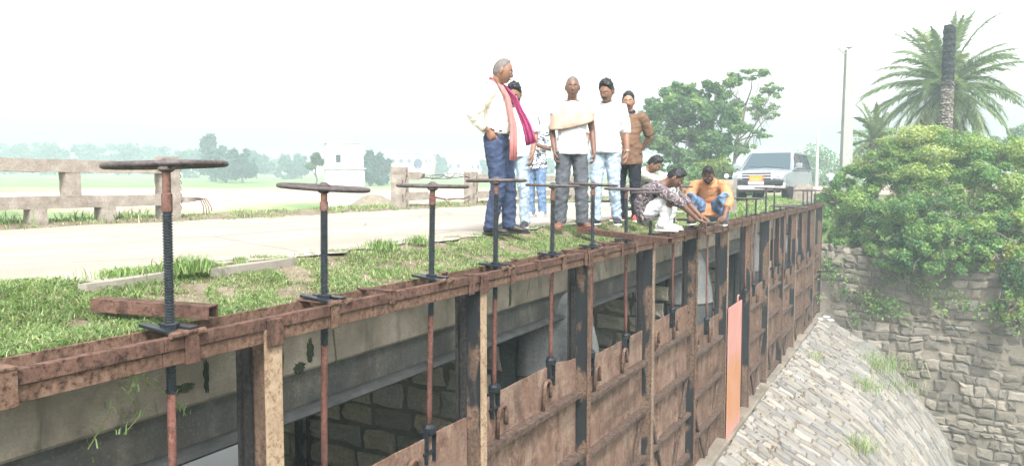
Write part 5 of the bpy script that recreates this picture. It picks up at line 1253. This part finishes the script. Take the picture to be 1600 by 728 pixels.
def palm(label, px, py, Z, zb, L, nf, seed, tr, pal, lowdry=True):
    rs = np.random.default_rng(seed); c = PX(px, py, Z); t = thing('date_palm', label, 'palm', (c.x, c.y, zb), 0); H = c.z-zb
    mb = MB(); mb.lathe([(tr*(1.15 if q % 2 else .92)*(1-.15*q/40), H*q/40) for q in range(41)], 14); mb.build('trunk', BARK, t)
    vv, ff, cc = [], [], []; ra = MB()
    for q in range(nf):
        el = math.radians(78-138*(q/nf)**.9+rs.normal()*7); az = q*2.39996+rs.normal()*.15; col = pal[int(rs.integers(len(pal)))]
        if lowdry and q > nf*.9: col = (.20, .15, .08)
        frond(vv, ff, cc, (0, 0, H+rs.normal()*.08), az, el, L*rs.uniform(.85, 1.1), rs.uniform(.9, 1.6), rs, col, ra)
    link('crown', fast_mesh('crown', vv, ff, LEAF, np.array(cc)), t); ra.build('frond_stalk', TWIG, t)
PG = [(.155, .215, .125), (.18, .24, .13), (.13, .19, .11), (.22, .27, .16)]  # frond greens lightened and greyed, some haze put into the colour
palm('large date palm with arching grey green fronds behind the burnt trunk', 1478, 135, 36, -1.0, 3.9, 96, 9, .26, PG)
palm('smaller date palm with drooping fronds beside the tall pole', 1368, 222, 34, -1.0, 1.9, 34, 12, .22, PG[1:])
def mk_burnt():
    t = NT('burnt_palm_bark'); z = t.sep(t.pos(), 2); n = t.noise(2.5, 4); zz = t.math('ADD', z, t.math('MULTIPLY', n, 1.0)); P = t.pos((1, 1, 1.0)); w = t.voro(9, t.pos((1, 1, 1.7))); f = t.noise(30, 4)
    g = t.ramp(w, [(.1, (.33, .29, .25)), (.35, (.20, .17, .145)), (.6, (.07, .058, .05))]); b = t.ramp(w, [(.1, (.045, .045, .052)), (.6, (.012, .012, .015))])
    c = t.mix(t.ramp(t.math('MULTIPLY', t.math('SUBTRACT', zz, 4.0), .5), [(.45, 0), (.62, 1)]), g, b); return t.done(c, .9, w, 1.0, .05, 0, .15)
BURNT = mk_burnt()
tp = at_d(1484, 44, 30); t = thing('palm_stump', 'tall headless palm trunk, charred black above and grey ringed below', 'tree trunk', (tp.x, tp.y, -1.0))
H = tp.z+1.0; mb = MB(); rs = []
for q in range(90):
    z = H*q/89; r = .255*(1.08 if q % 3 == 0 else .96)*(1-.12*q/89)
    rs.append([V((r*(1+.07*noise.noise(V((math.cos(a)*3, math.sin(a)*3, z*4))))*math.cos(a), r*math.sin(a), z+.04*noise.noise(V((a, z*.2, 1)))+(.10*math.cos(a+2) if q > 87 else 0))) for a in np.linspace(0, 2*math.pi, 22, endpoint=False)])
mb.rings(rs); mb.build('trunk', BURNT, t)

# ------------------------------------------------------------------ the hazy tree line across the field
rs0 = np.random.default_rng(77)
TL = [(-60, 228, 175, 60), (10, 226, 170, 48), (50, 230, 180, 40), (85, 226, 165, 40), (122, 221, 175, 42), (165, 228, 185, 46), (200, 224, 170, 40), (235, 231, 190, 40), (270, 236, 180, 44), (300, 232, 150, 34), (330, 216, 115, 26), (352, 230, 110, 38), (378, 238, 108, 32), (400, 240, 150, 34), (432, 252, 190, 30), (455, 243, 140, 32), (470, 247, 150, 26), (578, 232, 95, 22), (598, 245, 100, 18), (615, 262, 180, 20), (690, 250, 170, 16), (760, 252, 170, 18), (850, 250, 170, 30), (925, 252, 150, 34), (560, 250, 160, 24)]
LT = ['far hazy tree of the tree line at the left edge', 'far hazy tree above the left end of the top rail', 'far hazy tree, second along the top rail', 'far hazy tree just left of the upper railing post', 'highest hazy tree over the upper railing post', 'far hazy tree right of the upper railing post', 'far hazy tree left of the nearest handwheel rim', 'far hazy tree over the left half of the nearest handwheel', 'far hazy tree behind the railing end post', 'far hazy tree right of the railing end post',
      'slim taller hazy tree over the right end of the nearest handwheel', 'bluish rounded tree right of the nearest handwheel', 'bluish low tree at the right foot of the rounded clump', 'pale hazy tree right of the bluish clump', 'very pale low tree in the gap before the valve house', 'hazy domed tree left of the valve house', 'hazy low tree close to the left of the valve house', 'bluish tree right behind the valve house', 'low bluish tree right of the valve house', 'very pale tree left of the far town', 'pale tree among the far town houses', 'pale tree at the navy trousers', 'pale tree behind the youth with the phone', 'pale tree behind the man in the white shirt', 'hazy tree behind the valve house roof']
HZ = [(.035, .085, .075), (.045, .10, .085), (.03, .075, .07)]  # haze tint painted into the leaf colour as bluish green
for q, (px, pt, Z, wd) in enumerate(TL):
    k = Z/F; top = PX(px, pt-5, Z); gz_ = hz(top.x, top.y)-.2; H = max(2.0, top.z-gz_); r = wd*k*.72
    c0 = V((top.x, top.y, gz_)); cl = [(c0+V((0, 0, H*.70)), (r*.75, r*.75, H*.30)), (c0+V((r*.55, 0, H*.50)), (r*.6, r*.6, H*.30)), (c0+V((-r*.55, r*.2, H*.45)), (r*.6, r*.6, H*.32)), (c0+V((r*.1, -r*.4, H*.30)), (r*.8, r*.7, H*.25))]
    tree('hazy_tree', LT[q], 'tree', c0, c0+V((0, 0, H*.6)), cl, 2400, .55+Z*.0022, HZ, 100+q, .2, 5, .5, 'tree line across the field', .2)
Z = 78; k = Z/F; c = PX(493, 252, Z); b = V((c.x, c.y, hz(c.x, c.y)-.1))
tree('field_tree', 'small round crowned tree with a visible trunk just left of the valve house', 'tree', b, c, [(PX(488, 252, Z), (13*k, 13*k, 9*k)), (PX(503, 250, Z), (10*k, 10*k, 9*k)), (PX(494, 246, Z), (10*k, 10*k, 7*k))], 2600, .38, [(.05, .09, .045), (.07, .12, .06)], 90, .13, 6, .45)

# ------------------------------------------------------------------ grass
def blades(pts, hgt, wid, cols, rs, lean=.5):
    N = len(pts); a = rs.uniform(0, 2*math.pi, N); d = np.stack([np.cos(a), np.sin(a), np.zeros(N)], 1); w = np.stack([-np.sin(a), np.cos(a), np.zeros(N)], 1)
    h = (hgt*rs.uniform(.45, 1.3, N))[:, None]; ln = (lean*rs.uniform(.3, 1.5, N))[:, None]; wd = (wid*rs.uniform(.7, 1.3, N))[:, None]; up = np.array((0, 0, 1.0))
    b0, b1 = pts-w*wd, pts+w*wd; m = pts+up*h*.6+d*h*ln*.35; e = pts+up*h*(.95-.25*ln)+d*h*ln
    v = np.stack([b0, b1, m+w*wd*.75, m-w*wd*.75, e, e+w*wd*.05], 1).reshape(-1, 3); o = np.arange(N)*6
    f = np.concatenate([np.stack([o, o+1, o+2, o+3], 1), np.stack([o+3, o+2, o+5, o+4], 1)]); return v, f, np.repeat(cols, 6, axis=0)
GP = np.array([(.15, .245, .09), (.195, .30, .12), (.25, .345, .155), (.105, .18, .065), (.32, .36, .21), (.39, .365, .26)])
def gcols(N, rs, p=(.24, .22, .18, .14, .11, .11)): return GP[rs.choice(6, N, p=p)]*rs.uniform(.75, 1.25, N)[:, None]
rs = np.random.default_rng(21); pts = []
def nz(x, y, s, o=0): return noise.noise(V((x*s, y*s, o)))
while len(pts) < 80000:
    y = 1.0+26*rs.random()**2.1; x = rs.uniform(-1.30, -.20)
    if x < -.95 and nz(x, y, 2.2, 4) < (.10 if y > 2.6 else -.25)+max(0, -1.05-x)*1.2: continue
    if nz(x, y, 2.6, 1)+.5*nz(x, y, 7, 2)+(.30 if y < 2.6 else 0) < -.22: continue
    if x > -.24 and rs.random() < .5: continue
    pts.append((x, y, bankz(x, y) if x < -.3 else -.16))
pts = np.array(pts); hh = .030+.022*np.array([nz(x, y, 3.1, 6) for x, y, z in pts])+.016*(pts[:, 1] < 2.7); wd = .0022+.00018*pts[:, 1]
v, f, c = blades(pts, hh, wd, gcols(len(pts), rs), rs, 1.5)
tag(link('bank_grass', fast_mesh('bank_grass', v, f, GRASSM, c)), 'patchy green grass on the bank between the road and the gates', 'grass', None, 'stuff')
q = []
while len(q) < 16000:
    y = 1.0+26*rs.random()**2.0; x = rs.uniform(-1.25, -.28); q.append((x, y, bankz(x, y)))
q = np.array(q); v, f, c = blades(q, np.full(len(q), .022), .0018+.00016*q[:, 1], gcols(len(q), rs, (.08, .08, .1, .1, .24, .40)), rs, 1.8)
tag(link('dry_grass', fast_mesh('dry_grass', v, f, GRASSM, c)), 'short dry straw scattered through the bank grass', 'dry grass', None, 'stuff')
# grass that grows over the near left corner of the road
pts = []
while len(pts) < 22000:
    y = rs.uniform(.2, 3.2); x = rs.uniform(-2.0, -.9)
    if nz(x, y, 1.6, 7)-.9*max(0, -1.02-x)-.25*max(0, y-1.6) < -.12: continue
    pts.append((x, y, .0 if x < -1.05 else bankz(x, y)))
pts = np.array(pts); v, f, c = blades(pts, np.full(len(pts), .055), np.full(len(pts), .0026), gcols(len(pts), rs), rs, 1.4)
tag(link('corner_grass', fast_mesh('corner_grass', v, f, GRASSM, c)), 'thick fresh grass at the near left edge of the road', 'grass', None, 'stuff')
# verge by the railings
pts = []
while len(pts) < 22000:
    y = rs.uniform(4, 40); x = rs.uniform(-7.5, -5.95)
    d = nz(x, y, 1.1, 11)+.5*nz(x, y, 3.5, 3)
    if d < (.0 if x > -6.2 else -.28): continue
    pts.append((x, y, vergez(x, y)))
pts = np.array(pts); hh = .055+.05*np.array([nz(x, y, 1.3, 6) for x, y, z in pts]); v, f, c = blades(pts, hh, np.full(len(pts), .006), gcols(len(pts), rs), rs, .9)
tag(link('verge_grass', fast_mesh('verge_grass', v, f, GRASSM, c)), 'green grass along the far edge of the road under the railings', 'grass', None, 'stuff')
# far ground near the car
pts = []
while len(pts) < 9000:
    y = rs.uniform(14, 40); x = rs.uniform(-1.35, .3 if y < 27 else 2.5)
    if x > -.3 and y < 27.2: continue
    if nz(x, y, .9, 15) < -.2: continue
    pts.append((x, y, bankz(x, y) if y < 27.2 else hz(x, y)))
pts = np.array(pts); v, f, c = blades(pts, np.full(len(pts), .10), np.full(len(pts), .010), gcols(len(pts), rs), rs, .6)
tag(link('far_bank_grass', fast_mesh('far_bank_grass', v, f, GRASSM, c)), 'green grass between the far gates and the parked car', 'grass', None, 'stuff')
def tuft(label, p, n, h, r, wd, pal=(.3, .3, .2, .1, .06, .04), cat='grass tuft', lean=.7, group=None):
    q = np.array(p)+np.concatenate([rs.normal(size=(n, 2))*r*.5, np.zeros((n, 1))], 1); v, f, c = blades(q-np.array(p), np.full(n, h), np.full(n, wd), gcols(n, rs, pal), rs, lean)
    o = link('grass_tuft', fast_mesh('grass_tuft', v, f, GRASSM, c)); o.location = p; return tag(o, label, cat, group)
tuft('bushy grass tuft on the road edge right of the nearest screw', at_z(290, 424, 0), 420, .10, .13, .003)
tuft('small grass tuft on the road edge left of the nearest screw', at_z(190, 432, 0), 260, .06, .15, .003)
tuft('weed tuft on the road edge between the second and third screws', at_z(600, 388, 0), 160, .09, .16, .004)
tuft('weed tuft on the road edge beside the third screw', at_z(655, 380, 0), 120, .09, .12, .004)
for px, py, lab in ((130, 352, 'tall weed tuft at the foot of the left railing post'), (200, 346, 'tall weed tuft left of the railing end post'), (20, 358, 'leafy weed at the left edge below the rail'), (690, 330, 'bluish tall weed between the broken railing posts')):
    p = at_z(px, py, 0); p.x = min(p.x, -6.2); tuft(lab, at_x(px, py, -6.5)-V((0, 0, .02)), 90, .24, .25, .006, lean=.6)
APT = [apron(apl[-1]*k/200, 20.0) for k in range(200)]
def ap_at(px, py):                                                   # where a ray meets the apron
    d = ray(px, py); s = 8.0
    while s < 34:
        p = CAM+d*s
        if p.x > .1:
            q = min(APT, key=lambda k: abs(k.x-p.x)); q = V((q.x, p.y, q.z))
            if p.z <= q.z: return q
        s += .05
    return CAM+d*22
for px, py, n, h, r, lab in ((1368, 575, 620, .46, .95, 'large grass tuft growing on the apron against the wing wall'), (1350, 605, 260, .34, .55, 'grass tuft on the apron in front of the largest tuft'), (1335, 700, 240, .30, .42, 'grass tuft on the apron at the bottom edge of the picture'), (1268, 560, 130, .22, .4, 'small dry grass tuft on the apron near the last gates'), (1398, 605, 240, .3, .7, 'grass tuft lower down along the wing wall')):
    tuft(lab, ap_at(px, py)-V((0, 0, .02)), n, h, r, .006, (.16, .16, .22, .06, .22, .18))
# dry litter and a creeper on the concrete
rs = np.random.default_rng(31)
for k, (px, py, col, lab) in enumerate(((1279, 500, (.7, .72, .74), 'crumpled white litter at the corner of the apron'), (1290, 497, (.55, .57, .6), 'small pale litter scrap beside the crumpled white one'), (1298, 502, (.66, .64, .6), 'pale litter scrap farthest right in the corner of the apron'))):
    p = ap_at(px, py); mb = MB(); mb.ball((0, 0, .04), (.13, .08, .045), 9, 6); mb.v = [(x*(1+.35*noise.noise(V((x*20+k, y*20, z*20)))), y*(1+.4*noise.noise(V((y*30, x*20, k)))), z) for x, y, z in mb.v]
    o = mb.build('litter', m_plain('litter', col, .6)); o.location = p; tag(o, lab, 'litter')
VINE = m_plain('vine', (.17, .20, .06), .7)
p0 = at_x(140, 600, .0); base = at_x(150, 600, -.36); mb = MB(); st_ = []
for a in range(3):
    pts = [V((-.34, base.y+.04*a, -.20))]
    for k in range(7): pts.append(pts[-1]+V((.02+rs.normal()*.006, .035+rs.normal()*.03-.05*a*(k > 2), -.045-.02*rs.random())))
    mb.tube(pts, .0022, 5); st_ += pts[2:]
vn = thing('weed_vine', 'thin weed with narrow leaves hanging on the concrete below the nearest beam', 'weed', st_[0]); M_ = -V(st_[0])
mb.v = [tuple(V(v)+M_) for v in mb.v]; mb.build('stem', VINE, vn)
Q = np.repeat(np.array([tuple(V(p)+M_) for p in st_]), 5, axis=0)+rs.normal(size=(len(st_)*5, 3))*.02; v, f, c = blades(Q, np.full(len(Q), .05), np.full(len(Q), .003), gcols(len(Q), rs), rs, 1.2)
link('leaves', fast_mesh('leaves', v, f, GRASSM, c), vn)
# moss and seep stains standing a few millimetres proud of the concrete face
MOSS = m_rust('moss', (.010, .014, .008), (.022, .03, .016), (.05, .06, .03))
def patch(label, px, py, w, h, seed):
    p = at_x(px, py, -.4); n = 40; mb = MB(); ring = []; top = []
    for k in range(n):
        a = 2*math.pi*k/n; r = 1+.55*noise.noise(V((math.cos(a)*2.2, math.sin(a)*2.2, seed)))+.3*noise.noise(V((math.cos(a)*6, math.sin(a)*6, seed)))
        y_, z_ = w*r*math.cos(a)+.3*w*noise.noise(V((math.sin(a)*3, seed, 1))), h*r*math.sin(a); ring.append((0, y_, z_)); top.append((.005, y_*.9, z_*.9))
    mb.rings([ring, top]); o = mb.build('moss', MOSS); o.location = p+V((.001, 0, 0)); tag(o, label, 'moss')
patch('dark moss patch running down the crack in the concrete left of the first post', 322, 588, .016, .085, 1)
patch('long low dark moss patch on the concrete just right of the nearest screw', 285, 606, .07, .022, 2)
patch('dark moss patch on the concrete left of the second screw', 484, 548, .03, .075, 3)
patch('lower dark moss patch on the concrete left of the second screw', 468, 574, .045, .035, 4)
patch('dark streak on the concrete behind the fourth handwheel stem', 797, 462, .02, .10, 5)
# fallen leaves on the apron along the sill
N = 500; pts = np.array([apron(rs.uniform(.4, 1.4), rs.uniform(6, 26), .05) for _ in range(N)]); v, f, c = leaves(pts, np.tile(np.array((.4, 0, 1.)), (N, 1)), .07, np.array([(.16, .09, .045)])*rs.uniform(.6, 1.6, N)[:, None], rs, .5)
tag(link('fallen_leaves', fast_mesh('fallen_leaves', v, f, LEAF, c)), 'dry brown fallen leaves on the apron along the gate sill', 'fallen leaves', None, 'stuff')
# ------------------------------------------------------------------ light, air, camera
w = bpy.data.worlds.new('World'); S.world = w; w.use_nodes = True; nt = w.node_tree; nt.nodes.clear()
EL, AZ = R(52), R(142)          # sun high behind thin cloud, over the right shoulder
sky = nt.nodes.new('ShaderNodeTexSky'); sky.sky_type = 'NISHITA'; sky.sun_disc = False; sky.sun_elevation = EL; sky.sun_rotation = AZ; sky.dust_density = 6; sky.air_density = 1.0; sky.ozone_density = .6
hs = nt.nodes.new('ShaderNodeHueSaturation'); hs.inputs['Saturation'].default_value = .04; hs.inputs['Value'].default_value = 1.2
bg = nt.nodes.new('ShaderNodeBackground'); bg.inputs[1].default_value = .15; out = nt.nodes.new('ShaderNodeOutputWorld')
nt.links.new(sky.outputs[0], hs.inputs['Color']); nt.links.new(hs.outputs[0], bg.inputs[0]); nt.links.new(bg.outputs[0], out.inputs[0])
sl = bpy.data.lights.new('sun', 'SUN'); sl.energy = 1.5; sl.angle = R(10); sl.color = (1, .97, .92)
so = bpy.data.objects.new('sun', sl); COL.objects.link(so)
d = V((math.sin(AZ)*math.cos(EL), math.cos(AZ)*math.cos(EL), math.sin(EL))); so.rotation_euler = d.to_track_quat('Z', 'Y').to_euler(); so.location = d*50
HAZE = True
if HAZE:
    m = bpy.data.materials.new('haze_air'); m.use_nodes = True; t = m.node_tree; t.nodes.clear(); o = t.nodes.new('ShaderNodeOutputMaterial'); v = t.nodes.new('ShaderNodeVolumePrincipled')
    v.inputs['Color'].default_value = (.78, .95, 1.0, 1); v.inputs['Density'].default_value = .0031; v.inputs['Anisotropy'].default_value = .0; t.links.new(v.outputs[0], o.inputs['Volume'])
    bpy.context.view_layer.update(); lo_ = V((1e9,)*3); hi_ = V((-1e9,)*3)
    for ob in S.objects:
        if ob.type == 'MESH':
            for cn in ob.bound_box:
                q = ob.matrix_world @ V(cn); lo_ = V(map(min, lo_, q)); hi_ = V(map(max, hi_, q))
    lo_ -= V((20, 20, 1)); hi_ += V((20, 20, 1)); print('haze box', lo_, hi_)
    mb = MB(); mb.box((lo_+hi_)/2, hi_-lo_); o = mb.build('haze', m); tag(o, None, None, None, 'stuff')
c = bpy.data.cameras.new('camera'); co = bpy.data.objects.new('camera', c); COL.objects.link(co); S.camera = co
c.sensor_width = 36; c.lens = 36*F/1600; c.clip_end = 6000; c.clip_start = .05; co.location = CAM
co.rotation_euler = Matrix((_rt, _up, -_fw)).transposed().to_euler()
S.view_settings.view_transform = 'Standard'; S.view_settings.look = 'None'; S.view_settings.gamma = 1; S.view_settings.exposure = 1.25
S.cycles.use_denoising = True
try: S.cycles.denoiser = 'OPENIMAGEDENOISE'
except Exception: pass
S.cycles.max_bounces = 6; S.cycles.diffuse_bounces = 3; S.cycles.volume_bounces = 1; S.cycles.use_adaptive_sampling = True; S.cycles.adaptive_threshold = .02
